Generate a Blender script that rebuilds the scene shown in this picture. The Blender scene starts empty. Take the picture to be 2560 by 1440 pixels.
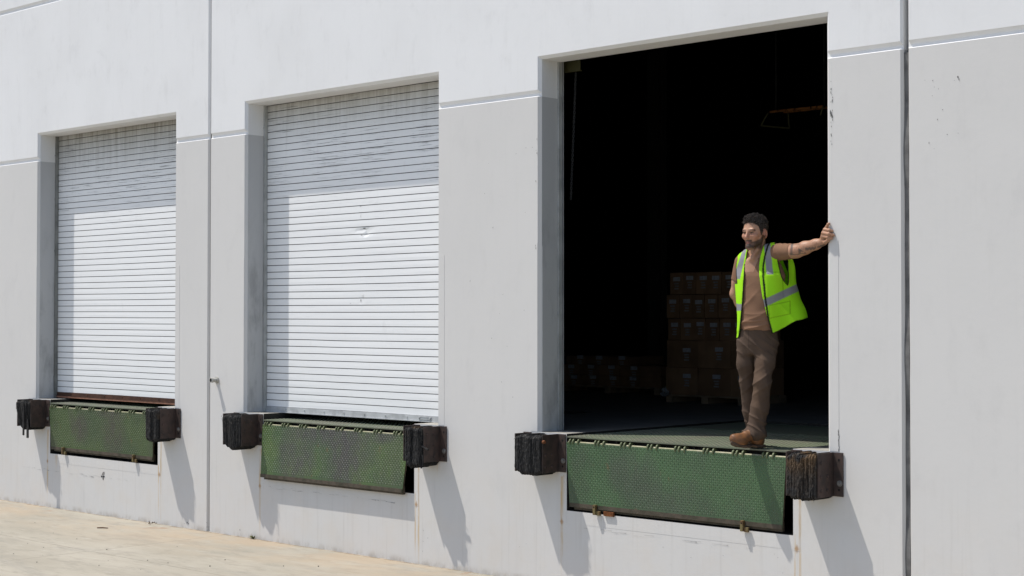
import bpy, bmesh, math, random
import numpy as np
from mathutils import Vector, Matrix

rng = random.Random(11)
sc = bpy.context.scene
COL = sc.collection
R = math.radians

# ------------------------------------------------------------------ object helpers
def link(o, parent=None):
    COL.objects.link(o)
    if parent is not None: o.parent = parent
    return o
def empty(name, loc=(0, 0, 0), rz=0.0, parent=None):
    o = bpy.data.objects.new(name, None); o.empty_display_size = .2
    o.location = loc; o.rotation_euler = (0, 0, rz)
    return link(o, parent)
def tag(o, label=None, cat=None, group=None, kind=None):
    if label: o['label'] = label
    if cat: o['category'] = cat
    if group: o['group'] = group
    if kind: o['kind'] = kind
    return o
def copy_tree(o, parent=None):
    c = o.copy(); COL.objects.link(c)
    c.parent = parent
    for ch in [x for x in bpy.data.objects if x.parent is o]: copy_tree(ch, c)
    return c

class MB:
    """collects geometry for one mesh"""
    def __init__(s): s.v = []; s.f = []; s.m = []
    def face(s, pts, mi=0):
        n = len(s.v); s.v += [tuple(p) for p in pts]; s.f.append(tuple(range(n, n + len(pts)))); s.m.append(mi)
    def box(s, x0, x1, y0, y1, z0, z1, mi=0, bev=0.0, M=None):
        if bev > 0:
            bm = bmesh.new(); bmesh.ops.create_cube(bm, size=1)
            for v in bm.verts:
                v.co = ((x0 + x1) / 2 + v.co.x * (x1 - x0), (y0 + y1) / 2 + v.co.y * (y1 - y0), (z0 + z1) / 2 + v.co.z * (z1 - z0))
            bmesh.ops.bevel(bm, geom=bm.edges[:], offset=bev, segments=2, affect='EDGES', profile=.5)
            s.bm(bm, mi, M); return
        c = [(x, y, z) for z in (z0, z1) for y in (y0, y1) for x in (x0, x1)]
        if M is not None: c = [tuple(M @ Vector(p)) for p in c]
        n = len(s.v); s.v += c
        for q in ((0, 2, 3, 1), (4, 5, 7, 6), (0, 1, 5, 4), (2, 6, 7, 3), (0, 4, 6, 2), (1, 3, 7, 5)):
            s.f.append(tuple(n + i for i in q)); s.m.append(mi)
    def bm(s, bm, mi=0, M=None):
        n = len(s.v); bm.verts.ensure_lookup_table()
        for i, v in enumerate(bm.verts): v.index = i
        s.v += [tuple(M @ v.co) if M is not None else tuple(v.co) for v in bm.verts]
        for f in bm.faces: s.f.append(tuple(n + v.index for v in f.verts)); s.m.append(mi)
        bm.free()
    def cyl(s, a, b, r, r2=None, seg=12, mi=0, caps=True):
        a = Vector(a); b = Vector(b); r2 = r if r2 is None else r2
        d = (b - a).normalized(); u = d.orthogonal().normalized(); w = d.cross(u)
        n = len(s.v)
        for p, rr in ((a, r), (b, r2)):
            for i in range(seg):
                t = 2 * math.pi * i / seg; s.v.append(tuple(p + (u * math.cos(t) + w * math.sin(t)) * rr))
        for i in range(seg):
            j = (i + 1) % seg; s.f.append((n + i, n + j, n + seg + j, n + seg + i)); s.m.append(mi)
        if caps:
            s.f.append(tuple(n + i for i in reversed(range(seg)))); s.m.append(mi)
            s.f.append(tuple(n + seg + i for i in range(seg))); s.m.append(mi)
    def build(s, name, mats, parent=None, smooth=False, loc=None, keep=False):
        me = bpy.data.meshes.new(name); me.from_pydata(s.v, [], s.f)
        for m in (mats if isinstance(mats, (list, tuple)) else [mats]): me.materials.append(m)
        me.polygons.foreach_set('material_index', s.m)
        if smooth: me.polygons.foreach_set('use_smooth', [True] * len(s.f))
        me.validate(); me.update()
        o = bpy.data.objects.new(name, me)
        if loc is not None: o.location = loc
        return link(o, parent)

# ------------------------------------------------------------------ node helpers
class NT:
    def __init__(s, name, rough=.7, spec=.3, metal=0.0):
        s.mat = bpy.data.materials.new(name); s.mat.use_nodes = True
        s.t = s.mat.node_tree; s.n = s.t.nodes; s.l = s.t.links
        s.b = s.n['Principled BSDF']
        s.b.inputs['Roughness'].default_value = rough; s.b.inputs['Metallic'].default_value = metal
        s.b.inputs['Specular IOR Level'].default_value = spec
        tc = s.n.new('ShaderNodeTexCoord'); s.obj = tc.outputs['Object']
        g = s.n.new('ShaderNodeNewGeometry'); s.pos = g.outputs['Position']
    def put(s, sock, v):
        if isinstance(v, (int, float)):
            sock.default_value = v if not hasattr(sock.default_value, '__len__') else (v, v, v, 1)[:len(sock.default_value)]
        elif isinstance(v, (tuple, list)):
            sock.default_value = tuple(v) + ((1,) if len(sock.default_value) == 4 and len(v) == 3 else ())
        else: s.l.new(v, sock)
    def math(s, op, a, b=0.0, c=None, clamp=False):
        n = s.n.new('ShaderNodeMath'); n.operation = op; n.use_clamp = clamp
        s.put(n.inputs[0], a); s.put(n.inputs[1], b)
        if c is not None: s.put(n.inputs[2], c)
        return n.outputs[0]
    def mix(s, f, a, b, mode='MIX'):
        n = s.n.new('ShaderNodeMix'); n.data_type = 'RGBA'; n.blend_type = mode
        s.put(n.inputs[0], f); s.put(n.inputs[6], a); s.put(n.inputs[7], b); return n.outputs[2]
    def xyz(s, v):
        n = s.n.new('ShaderNodeSeparateXYZ'); s.l.new(v, n.inputs[0]); return n.outputs
    def scale(s, v, sx, sy, sz, loc=(0, 0, 0)):
        n = s.n.new('ShaderNodeMapping'); s.l.new(v, n.inputs[0]); n.inputs['Scale'].default_value = (sx, sy, sz)
        n.inputs['Location'].default_value = loc; return n.outputs[0]
    def noise(s, v, scale, detail=3, rough=.55, dist=0.0):
        n = s.n.new('ShaderNodeTexNoise'); s.l.new(v, n.inputs['Vector']); n.inputs['Scale'].default_value = scale
        n.inputs['Detail'].default_value = detail; n.inputs['Roughness'].default_value = rough
        n.inputs['Distortion'].default_value = dist; return n.outputs['Fac']
    def vor(s, v, scale, feat='F1'):
        n = s.n.new('ShaderNodeTexVoronoi'); s.l.new(v, n.inputs['Vector']); n.inputs['Scale'].default_value = scale
        n.feature = feat; return n.outputs['Distance']
    def step(s, v, lo, hi):      # smooth map range 0..1
        n = s.n.new('ShaderNodeMapRange'); n.interpolation_type = 'SMOOTHSTEP'
        s.put(n.inputs[0], v); s.put(n.inputs[1], lo); s.put(n.inputs[2], hi); return n.outputs[0]
    def mul(s, *a):
        r = a[0]
        for x in a[1:]: r = s.math('MULTIPLY', r, x)
        return r
    def bump(s, h, strength=.3, dist=.01):
        n = s.n.new('ShaderNodeBump'); n.inputs['Strength'].default_value = strength; n.inputs['Distance'].default_value = dist
        s.l.new(h, n.inputs['Height']); s.l.new(n.outputs[0], s.b.inputs['Normal'])
    def color(s, c): s.put(s.b.inputs['Base Color'], c)
    def rough(s, r): s.put(s.b.inputs['Roughness'], r)

def simple(name, c, rough=.6, var=.25, scale=12, metal=0.0, spec=.3, bump=0.0, c2=None):
    m = NT(name, rough, spec, metal)
    n = m.noise(m.pos, scale, 4)
    c2 = c2 or tuple(x * (1 - var) for x in c)
    m.color(m.mix(m.step(n, .35, .68), c, c2))
    if bump: m.bump(m.noise(m.pos, scale * 6, 3), bump, .004)
    return m.mat

# ------------------------------------------------------------------ main dimensions (metres, z = 0 at the dock floor)
W, H = 2.743, 3.048
PITCH = 3.900
D = [-2 * PITCH, -PITCH, 0.0]
GZ = -1.213
PL, PR = .315, 2.441          # leveller pit, from each door's left edge
PB = -.608                    # bottom of the pit opening
CH = .025                     # chamfer of concrete edges
TH = .24                      # wall thickness
JX = [-4.478, 3.332]
WX0, WX1 = -34.0, 14.0
ROOM_Y, ROOM_Z = 26.0, 7.4

# ------------------------------------------------------------------ materials
def wall_material():
    m = NT('painted_concrete', .8, .2)
    x, y, z = m.xyz(m.pos)
    up = m.step(z, 2.7205, 2.7215)
    lower = (.61, .597, .576); upper = (.74, .739, .735)
    base = m.mix(up, lower, upper)
    big = m.noise(m.scale(m.pos, 1, 1, .8), 1.1, 5, .6)
    base = m.mix(m.mul(m.step(big, .35, .75), .16), base, (.50, .49, .475))
    pt_ = m.noise(m.scale(m.pos, 1, 1, .7, (9, 0, 4)), 2.6, 6, .7, .4)
    base = m.mix(m.mul(m.step(pt_, .56, .70), .10), base, (.40, .395, .39))
    mott = m.noise(m.scale(m.pos, 1, 1, .45), 7, 6, .62)
    base = m.mix(m.mul(m.step(mott, .52, .8), .22), base, (.47, .46, .45))
    # faint roller / rain streaks running down, stronger near the ground
    st = m.noise(m.scale(m.pos, 1, 1, .035), 24, 3, .6)
    low = m.step(z, .1, -1.15)
    base = m.mix(m.mul(m.step(st, .53, .78), m.math('ADD', m.mul(low, .30), .05)), base, (.42, .40, .37))
    base = m.mix(m.mul(m.step(m.noise(m.pos, 3.2, 5, .6), .42, .7), low, .20), base, (.60, .52, .42))
    # splash dirt at the foot
    foot = m.mul(m.step(z, GZ + .07, GZ + .0), m.step(m.noise(m.scale(m.pos, 1, 1, .5), 9, 5, .65), .40, .66))
    base = m.mix(m.mul(foot, .5), base, (.30, .25, .19))
    # scuffs and chips
    sp = m.noise(m.scale(m.pos, 1.0, 1, .55), 17, 4, .75, .6)
    sel = m.noise(m.pos, 1.5, 2)
    chips = m.mul(m.step(sp, .735, .775), m.step(sel, .45, .62), m.math('SUBTRACT', 1.0, up))
    base = m.mix(m.mul(chips, .55), base, (.16, .155, .15))
    # jambs: grey rubbed marks inside the openings below the paint line
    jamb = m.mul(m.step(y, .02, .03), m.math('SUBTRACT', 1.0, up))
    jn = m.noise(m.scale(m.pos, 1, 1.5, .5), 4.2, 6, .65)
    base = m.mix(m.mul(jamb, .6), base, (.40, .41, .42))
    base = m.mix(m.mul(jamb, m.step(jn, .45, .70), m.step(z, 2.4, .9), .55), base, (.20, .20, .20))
    # rust runs: (x, width, z top, z bottom)
    runs = []
    for d in D:
        runs += [(d + .262, .014, -.34, -1.22), (d + 2.497, .010, -.33, -1.3), (d + 2.455, .007, -.60, -1.25), (d + .285, .006, -.33, -.72)]
    runs += [(-7.35, .03, -.62, -.84), (D[1] + 2.73, .008, -.32, -.5), (D[2] + 2.60, .012, -.32, -.46), (D[2] + 2.52, .02, -.31, -.42)]
    wob = m.math('MULTIPLY', m.math('SUBTRACT', m.noise(m.scale(m.pos, 1, 1, 1), 6, 3), .5), .012)
    xx = m.math('ADD', x, wob)
    tot = None
    for rx, rw, zt, zb in runs:
        d_ = m.math('ABSOLUTE', m.math('SUBTRACT', xx, rx))
        k = m.mul(m.step(d_, rw * 1.6, rw * .2), m.step(z, zb, zb + .35), m.step(z, zt + .01, zt - .01))
        tot = k if tot is None else m.math('MAXIMUM', tot, k)
    rn = m.step(m.noise(m.scale(m.pos, 1, 1, .16), 16, 4, .7), .33, .66)
    face = m.step(y, .012, .004)
    base = m.mix(m.mul(tot, rn, face, .78), base, (.50, .33, .13))
    # rust blots where the embedded plates end
    for d in D:
        for bx in (.262, 2.47):
            dx = m.math('ABSOLUTE', m.math('SUBTRACT', x, d + bx)); dz = m.math('ABSOLUTE', m.math('SUBTRACT', z, -.70))
            rr = m.math('ADD', m.mul(dx, 1.6), m.math('ADD', dz, m.mul(m.noise(m.pos, 30, 3), .03)))
            base = m.mix(m.mul(m.step(rr, .062, .022), .75), base, (.33, .17, .05))
    m.color(base)
    m.bump(m.math('ADD', m.mul(m.noise(m.pos, 22, 5, .6), 1.0), m.mul(m.noise(m.pos, 2.2, 3), 1.6)), .12, .006)
    m.rough(m.math('ADD', .72, m.mul(mott, .15)))
    return m.mat

def ground_material():
    m = NT('pavement_concrete', .88, .2)
    x, y, z = m.xyz(m.pos)
    a = m.noise(m.scale(m.pos, .6, 1.6, 1), 1.3, 6, .62)
    c = m.mix(m.step(a, .3, .7), (.355, .328, .272), (.295, .272, .222))
    b = m.noise(m.scale(m.pos, .8, 2.2, 1), 4.5, 6, .68)
    c = m.mix(m.mul(m.step(b, .48, .68), .5), c, (.225, .207, .172))
    gs = m.noise(m.scale(m.pos, .35, 1.4, 1, (2, 5, 0)), 1.6, 5, .65, .5)
    c = m.mix(m.mul(m.step(gs, .50, .68), .42), c, (.205, .198, .178))
    b2 = m.noise(m.scale(m.pos, .5, 2.6, 1, (3, 7, 0)), 5.0, 6, .7)
    c = m.mix(m.mul(m.step(b2, .55, .75), .5), c, (.43, .415, .37))
    # rusty run-off close to the wall
    near = m.step(y, -1.5, -.02)
    ru = m.noise(m.scale(m.pos, .7, 1.3, 1, (1, 0, 0)), 1.25, 5, .62)
    c = m.mix(m.mul(m.step(ru, .38, .62), near, .45), c, (.41, .295, .185))
    rs = m.noise(m.scale(m.pos, 1.0, .35, 1, (5, 2, 0)), 6, 5, .7)
    c = m.mix(m.mul(m.step(rs, .58, .70), m.step(y, -.55, -.02), .65), c, (.25, .115, .05))
    base = m.mul(m.step(y, -.06, -.01), m.step(m.noise(m.pos, 10, 4, .7), .38, .6))
    c = m.mix(m.mul(base, .75), c, (.13, .11, .08))
    # sawn joints
    wob = m.mul(m.math('SUBTRACT', m.noise(m.pos, 3, 3), .5), .012)
    def line(v, at, per=None):
        d = m.math('ABSOLUTE', m.math('SUBTRACT', m.math('ADD', v, wob), at))
        return m.step(d, .012, .004)
    j = m.math('MAXIMUM', line(x, -4.14), line(y, -1.55))
    for at in (-8.2, .1, 4.3): j = m.math('MAXIMUM', j, line(x, at))
    for at in (-5.6, -9.8): j = m.math('MAXIMUM', j, line(y, at))
    jb = m.step(m.noise(m.pos, 9, 3), .3, .55)
    c = m.mix(m.mul(j, m.math('ADD', m.mul(jb, .45), .2)), c, (.19, .17, .135))
    sp = m.vor(m.scale(m.pos, 1, 1, 0), 26)
    ps = m.noise(m.pos, 2.6, 3)
    c = m.mix(m.mul(m.step(sp, .16, .06), m.step(ps, .5, .62), .6), c, (.17, .15, .12))
    f = m.noise(m.pos, 90, 3, .7)
    c = m.mix(m.mul(m.step(f, .55, .75), .18), c, (.25, .23, .19))
    m.color(c)
    m.bump(m.math('ADD', m.mul(f, .5), m.math('SUBTRACT', b, m.mul(j, 2.0))), .25, .006)
    return m.mat

def curtain_material(name, dirt, z_top):
    m = NT(name, .45, .4)
    x, y, z = m.xyz(m.pos)
    c = (.805, .81, .81)
    n = m.noise(m.scale(m.pos, .6, 1, 1.5), 2.2, 5, .6)
    c = m.mix(m.mul(m.step(n, .4, .75), .10), c, (.60, .61, .62))
    # brown grime washed down from the coil
    dr = m.noise(m.scale(m.pos, 1, 1, .06), 26, 4, .65)
    top = m.step(z, z_top - .62 - .25 * max(0, dirt - .9) * 10, z_top + .03)
    top2 = m.mul(top, top)
    c = m.mix(m.mul(top2, m.math('ADD', .62, m.mul(m.step(dr, .30, .72), .30)), dirt), c, (.165, .15, .115))
    c = m.mix(m.mul(m.step(dr, .58, .72), m.step(z, z_top - 1.5, z_top), .13), c, (.26, .24, .21))
    # horizontal rub marks on the slats
    st = m.noise(m.scale(m.pos, .09, 1, 3.2), 34, 5, .72)
    ar = m.noise(m.scale(m.pos, .8, 1, .9, (4, 0, 2)), 1.7, 3)
    hi = m.math('ADD', m.mul(m.step(z, 1.7, 2.75), .8), .1)
    c = m.mix(m.mul(m.step(st, .545, .63), m.step(ar, .38, .52), hi, .8), c, (.12, .12, .12))
    edge = m.noise(m.scale(m.pos, 1.2, 1, .4), 8, 4, .6)
    c = m.mix(m.mul(m.step(edge, .60, .78), .12), c, (.33, .32, .30))
    m.color(c); m.rough(m.math('ADD', .36, m.mul(n, .3)))
    m.bump(m.noise(m.scale(m.pos, .5, 1, 3), 6, 4), .02, .004)
    return m.mat

def plate_material(name, g1, g2, scuff, amount, off, worn=False, blobs=()):
    m = NT(name, .55, .4)
    x, y, z = m.xyz(m.pos)
    v = m.scale(m.pos, 1, 1, 1, off)
    n = m.noise(v, 1.9, 4, .55)
    c = m.mix(m.step(n, .38, .62), g1, g2)
    s2 = m.noise(m.scale(m.pos, 1, 1, .55, (off[0] + 7, off[1], off[2])), 2.0, 4, .6)
    c = m.mix(m.mul(m.step(s2, .5 - .2 * amount, .64 - .12 * amount), min(1, .35 + amount * .6)), c, scuff)
    wx = m.math('MULTIPLY', m.math('SUBTRACT', m.noise(m.scale(m.pos, 1, 1, 1, (3, 1, 2)), 3.6, 6, .68), .5), 2.2)
    fs = m.math('ADD', .55, m.mul(m.step(m.noise(m.scale(m.pos, 1, 1, .5, (8, 2, 5)), 14, 5, .7), .35, .62), .45))
    for (bx, bz, brx, brz, bs) in blobs:
        ex = m.math('POWER', m.math('DIVIDE', m.math('SUBTRACT', x, bx), brx), 2); ez = m.math('POWER', m.math('DIVIDE', m.math('SUBTRACT', z, bz), brz), 2)
        k = m.step(m.math('ADD', m.math('ADD', ex, ez), wx), 1.7, -.1)
        c = m.mix(m.mul(k, bs, fs), c, scuff)
    f = m.noise(m.pos, 40, 4, .7)
    c = m.mix(m.mul(m.step(f, .52, .72), .30), c, (.10, .085, .06))
    ru = m.noise(m.scale(m.pos, 1, 1, .7, (2, 3, off[0])), 9, 5, .75)
    c = m.mix(m.mul(m.step(ru, .62, .74), .5), c, (.17, .075, .03))
    if worn:
        w = m.noise(m.pos, 25, 3)
        c = m.mix(m.math('ADD', .14 * worn, m.mul(m.step(w, .42, .62), .24 * worn)), c, (.42, .42, .38))
    m.color(c); m.rough(m.math('ADD', .42, m.mul(f, .3)))
    m.bump(f, .08, .003)
    return m.mat

def rubber_material():
    m = NT('ply_rubber', .9, .15)
    x, y, z = m.xyz(m.pos)
    n = m.noise(m.scale(m.pos, 6, 1, .4), 22, 5, .75)
    k = m.noise(m.pos, 55, 4, .75)
    c = m.mix(m.step(n, .42, .68), (.016, .016, .017), (.060, .058, .055))
    topz = m.step(z, -.2, -.01)
    c = m.mix(m.mul(m.step(k, .56, .70), m.math('ADD', .16, m.mul(topz, .45))), c, (.25, .23, .19))
    ru = m.noise(m.pos, 7, 3)
    b3 = m.step(x, 2.3, 2.5)
    c = m.mix(m.mul(m.step(m.math('ADD', ru, m.mul(b3, .10)), .55, .70), m.math('ADD', m.mul(topz, .75), m.mul(b3, .12)), .6), c, (.19, .115, .055))
    m.color(c); m.bump(k, .8, .01)
    return m.mat

MAT = {}
MAT['wall'] = wall_material()
MAT['ground'] = ground_material()
MAT['curtain1'] = curtain_material('slat_paint_grimy', 1.0, 3.02)
MAT['curtain2'] = curtain_material('slat_paint', .85, 3.02)
MAT['slatgap'] = simple('slat_gap_grime', (.125, .124, .122), .9, .3, 20)
MAT['galv'] = simple('galvanised_steel', (.52, .53, .535), .45, .25, 9, .15, .5)
MAT['guide'] = simple('guide_steel', (.27, .275, .26), .5, .35, 7, .3, .4)
MAT['guidew'] = simple('guide_steel_pale', (.46, .47, .46), .5, .25, 7, .2, .4)
MAT['rustbar'] = simple('rusty_bar', (.085, .036, .021), .75, .4, 14, .0, .3, .2)
MAT['pinkseal'] = simple('faded_red_seal', (.42, .20, .13), .8, .3, 20)
MAT['bracket'] = simple('bumper_steel', (.064, .041, .034), .62, .4, 16, .1, .4, .25, (.034, .026, .023))
MAT['rubber'] = rubber_material()
MAT['bolt'] = simple('bolt_steel', (.26, .25, .235), .5, .3, 60, .5, .5)
MAT['rustbolt'] = simple('rusted_bolt', (.20, .075, .03), .8, .4, 60)
MAT['hole'] = simple('bolt_hole', (.006, .006, .006), .9, .2, 60)
def lipx(k, f): return D[k] + .338 + 2.06 * f
B3 = [(lipx(2, .30), -.28, .20, .16, .35), (lipx(2, .52), -.45, .35, .16, .4), (lipx(2, .8), -.5, .12, .15, .3)]
B2 = [(lipx(1, .26), -.42, .26, .34, .85), (lipx(1, .62), -.36, .24, .5, .85), (lipx(1, .44), -.13, .5, .12, .8), (lipx(1, .83), -.12, .20, .07, .8)]
B1 = [(lipx(0, .30), -.30, .17, .16, .75), (lipx(0, .62), -.30, .22, .26, .75), (lipx(0, .60), -.10, .3, .08, .6)]
MAT['lip3'] = plate_material('green_plate_a', (.068, .132, .058), (.056, .106, .049), (.068, .070, .060), .0, (0, 0, 0), False, B3)
MAT['lip3w'] = plate_material('green_plate_a_worn', (.072, .136, .060), (.063, .116, .054), (.085, .088, .078), .0, (0, 0, 0), .35, B3)
MAT['lip2'] = plate_material('green_plate_b', (.076, .126, .034), (.052, .092, .035), (.050, .043, .047), .0, (1.3, 0, .4), False, B2)
MAT['lip2w'] = plate_material('green_plate_b_worn', (.085, .140, .046), (.066, .112, .05), (.13, .12, .125), .0, (1.3, 0, .4), True, B2)
MAT['lip1'] = plate_material('green_plate_c', (.066, .104, .034), (.052, .084, .033), (.060, .048, .044), .0, (2.1, 0, 1.2), False, B1)
MAT['lip1w'] = plate_material('green_plate_c_worn', (.074, .112, .042), (.06, .095, .039), (.075, .065, .055), .0, (2.1, 0, 1.2), .4, B1)
MAT['deckgreen'] = plate_material('deck_plate', (.135, .155, .10), (.11, .13, .085), (.13, .12, .095), .35, (3, 1, 0), False)
MAT['lipedge'] = simple('worn_plate_edge', (.085, .068, .05), .7, .4, 12, .1, .3, .2, (.05, .045, .03))
MAT['hingepin'] = simple('sunlit_cream_steel', (.33, .31, .21), .6, .4, 25, .1, .4, 0, (.22, .22, .12))  # cream tone paints in sunlight along the top edge of the lip
MAT['lug'] = simple('worn_green_steel', (.115, .135, .066), .6, .4, 25, .1, .4, 0, (.075, .095, .045))
MAT['keeper'] = simple('keeper_olive', (.15, .12, .05), .7, .5, 30, 0, .3, .2, (.11, .06, .025))
MAT['rust'] = simple('rust', (.21, .075, .025), .85, .5, 22, 0, .2, .3)
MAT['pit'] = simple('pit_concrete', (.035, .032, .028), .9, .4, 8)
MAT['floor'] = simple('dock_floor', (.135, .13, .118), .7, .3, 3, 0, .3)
MAT['sill'] = simple('sill_concrete', (.36, .345, .31), .8, .3, 12, 0, .2, .15)
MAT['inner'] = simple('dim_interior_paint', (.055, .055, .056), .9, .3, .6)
MAT['sealant'] = simple('joint_sealant', (.165, .162, .158), .8, .4, 9, 0, .2, .2)
MAT['gap'] = simple('open_joint', (.012, .011, .010), .9, .2, 9)
MAT['card'] = simple('cardboard', (.27, .155, .085), .8, .25, 5)
MAT['card2'] = simple('cardboard_dark', (.21, .12, .065), .8, .25, 5)
MAT['sticker'] = simple('paper_label', (.42, .42, .45), .7, .3, 40)
MAT['print'] = simple('label_print', (.30, .28, .27), .8, .3, 40)
MAT['wood'] = simple('pallet_wood', (.28, .20, .13), .85, .4, 8)
MAT['wrap'] = simple('stretch_film', (.30, .31, .33), .25, .3, 14, 0, .6)
MAT['orange'] = simple('orange_beam_paint', (.24, .095, .025), .6, .3, 8)
MAT['yellow'] = simple('olive_post_paint', (.065, .062, .025), .6, .3, 8)
MAT['chain'] = simple('chain_steel', (.07, .07, .072), .5, .3, 50, .5, .5)
MAT['pipe'] = simple('pipe_offwhite', (.50, .49, .45), .6, .25, 30)
MAT['mark'] = simple('marker_black', (.03, .03, .035), .8, .3, 90)
MAT['chip'] = simple('chipped_concrete', (.20, .195, .188), .95, .5, 60)
MAT['hair'] = simple('hairline_dirt', (.44, .43, .42), .95, .4, 60)
MAT['stick'] = simple('dry_stick', (.11, .055, .03), .9, .4, 30)
MAT['leaf'] = simple('dry_leaf', (.10, .065, .035), .9, .5, 30)
MAT['pebble'] = simple('dark_pebble', (.085, .078, .065), .9, .5, 40)
MAT['weed'] = simple('weed_leaf', (.16, .17, .03), .7, .4, 40)

# ------------------------------------------------------------------ the setting
g = MB(); g.face([(-400, -400, GZ), (400, -400, GZ), (400, .30, GZ), (-400, .30, GZ)])
tag(g.build('pavement', MAT['ground']), 'pale concrete pavement with rust stains along the foot of the wall', 'pavement', kind='structure')

bld = tag(empty('warehouse', (0, 0, GZ)), 'white and grey concrete warehouse wall with three loading doors', 'warehouse')
def B(o):      # parts are modelled in world metres
    o.location = (0, 0, -GZ); return o

ZS = [GZ - .03, PB, 0.0, 2.721, 2.731, 2.750, 2.776, H, 4.51, 4.524, 4.543, 4.568, ROOM_Z + .3]
YP = {2.731: .0195, 2.750: .0195, 4.524: .0195, 4.543: .0195}
# chips, scuffs and hairline cracks in the paint: flat flakes 2 mm proud, kept in the panel meshes
sp = [(2.8135 + rng.uniform(-.004, .004), z, .004, 3.2) for z in np.arange(.01, .15, .011)]
sp += [(2.755 + rng.uniform(0, .02), 2.33 + rng.gauss(0, .14), rng.uniform(.002, .006), 2.6) for _ in range(22)]
sp += [(rng.uniform(3.45, 3.78), rng.uniform(2.0, 2.5), rng.uniform(.002, .005), 1.2) for _ in range(12)] + [(3.72, 2.49, .009, 1.6), (3.728, 2.475, .006, 1.2)]
sp += [(-.015 + rng.uniform(-.008, .01), z + rng.uniform(-.02, .02), rng.uniform(.002, .005), 2.5) for z in (2.36, 2.3, 2.27, 2.02, 1.5, 1.52)]
sp += [(-4.83, -1.157, .012, 1.1), (-4.81, -1.165, .010, .9), (-4.88, -1.17, .005, .9), (-3.95, -1.15, .008, 1.4)]
sp += [(-1.32 + rng.uniform(-.05, .05), -1.0 + rng.uniform(-.1, .1), .003, 2.5) for _ in range(4)]
sp += [(rng.uniform(-.3, 2.6), rng.uniform(-.95, -.75), rng.uniform(.002, .004), .9) for _ in range(12)]
sp += [(rng.uniform(-.95, -.05), rng.uniform(.2, 2.6), rng.uniform(.002, .005), 1.5) for _ in range(16)]
sp += [(JX[0] + rng.uniform(-.02, .02), GZ + rng.uniform(.0, .10), rng.uniform(.006, .014), 1.4) for _ in range(9)]

def add_marks(m, x0, x1):
    for (x, z, r, st) in sp:
        if not x0 + .02 < x < x1 - .02 and not (abs(x - JX[0]) < .03 and x0 < x < x1): continue
        n = rng.randint(6, 9)
        m.face([(x + r * q * math.cos(t) * .8, -.0025, z + r * q * math.sin(t) * st) for q, t in [(rng.uniform(.45, 1.15), 2 * math.pi * i / n) for i in range(n)]], 1)
    for d, xa, xb, zc in ((D[2], .45, 2.2, -.735), (D[1], .4, 2.1, -.70), (D[0], .4, 2.1, -.80), (D[0], -.35, .5, -.80)):
        if not x0 < d < x1: continue
        x = d + xa
        while x < d + xb:
            l = rng.uniform(.02, .10)
            if rng.random() < .5:
                z = zc + rng.gauss(0, .006); t = rng.uniform(.0008, .0018)
                m.face([(x, -.0028, z), (x + l, -.0028, z + rng.gauss(0, .004)), (x + l, -.0028, z + t + .001), (x, -.0028, z + t)], 2)
            x += l
def wall_panel(x0, x1, doors, jl, jr):
    m = MB()
    e0 = x0 + (.014 if jl else 0); e1 = x1 - (.014 if jr else 0)
    xs = [e0, e1]
    for d in doors: xs += [d, d + W, d + PL, d + PR]
    xs = sorted(xs)
    def hole(xa, xb, za, zb):
        xm, zm = (xa + xb) / 2, (za + zb) / 2
        for d in doors:
            if d < xm < d + W and 0 < zm < H: return True
            if d + PL < xm < d + PR and PB < zm < 0: return True
        return False
    for xa, xb in zip(xs, xs[1:]):
        for za, zb in zip(ZS, ZS[1:]):
            if hole(xa, xb, za, zb): continue
            ya, yb = YP.get(za, 0), YP.get(zb, 0)
            m.face([(xa, ya, za), (xb, ya, za), (xb, yb, zb), (xa, yb, zb)])
            m.face([(xb, TH, za), (xa, TH, za), (xa, TH, zb), (xb, TH, zb)])
    for xe, xo, has in ((e0, x0, jl), (e1, x1, jr)):
        for za, zb in zip(ZS, ZS[1:]):
            ya, yb = YP.get(za, 0), YP.get(zb, 0)
            q = [(xe, ya, za), (xe, yb, zb), (xo, .020, zb), (xo, .020, za)]
            q2 = [(xo, .020, za), (xo, .020, zb), (xo, TH, zb), (xo, TH, za)]
            if xe == e1: q.reverse(); q2.reverse()
            m.face(q); m.face(q2)
    for d in doors:
        zz = [0.0] + [z for z in ZS if 0 < z < H] + [H]
        for sx, s in ((d, 1), (d + W, -1)):
            for za, zb in zip(zz, zz[1:]):
                ya, yb = YP.get(za, 0), YP.get(zb, 0)
                ia = za if za < H else H - CH; ib = zb if zb < H else H - CH
                xi = sx + s * CH
                q = [(sx, ya, za), (xi, CH, ia), (xi, CH, ib), (sx, yb, zb)]
                q2 = [(xi, CH, ia), (xi, TH, ia), (xi, TH, ib), (xi, CH, ib)]
                if s > 0: q.reverse(); q2.reverse()
                m.face(q); m.face(q2)
        m.face([(d, 0, H), (d + W, 0, H), (d + W - CH, CH, H - CH), (d + CH, CH, H - CH)])
        m.face([(d + CH, CH, H - CH), (d + W - CH, CH, H - CH), (d + W - CH, TH, H - CH), (d + CH, TH, H - CH)])
    add_marks(m, x0, x1)
    o = B(m.build('wall_panel', [MAT['wall'], MAT['chip'], MAT['hair']], bld))
    return o
wall_panel(WX0, JX[0] - .012, [D[0]], False, True)
wall_panel(JX[0] + .012, JX[1] - .019, [D[1], D[2]], True, True)
wall_panel(JX[1] + .019, WX1, [], True, False)

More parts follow.
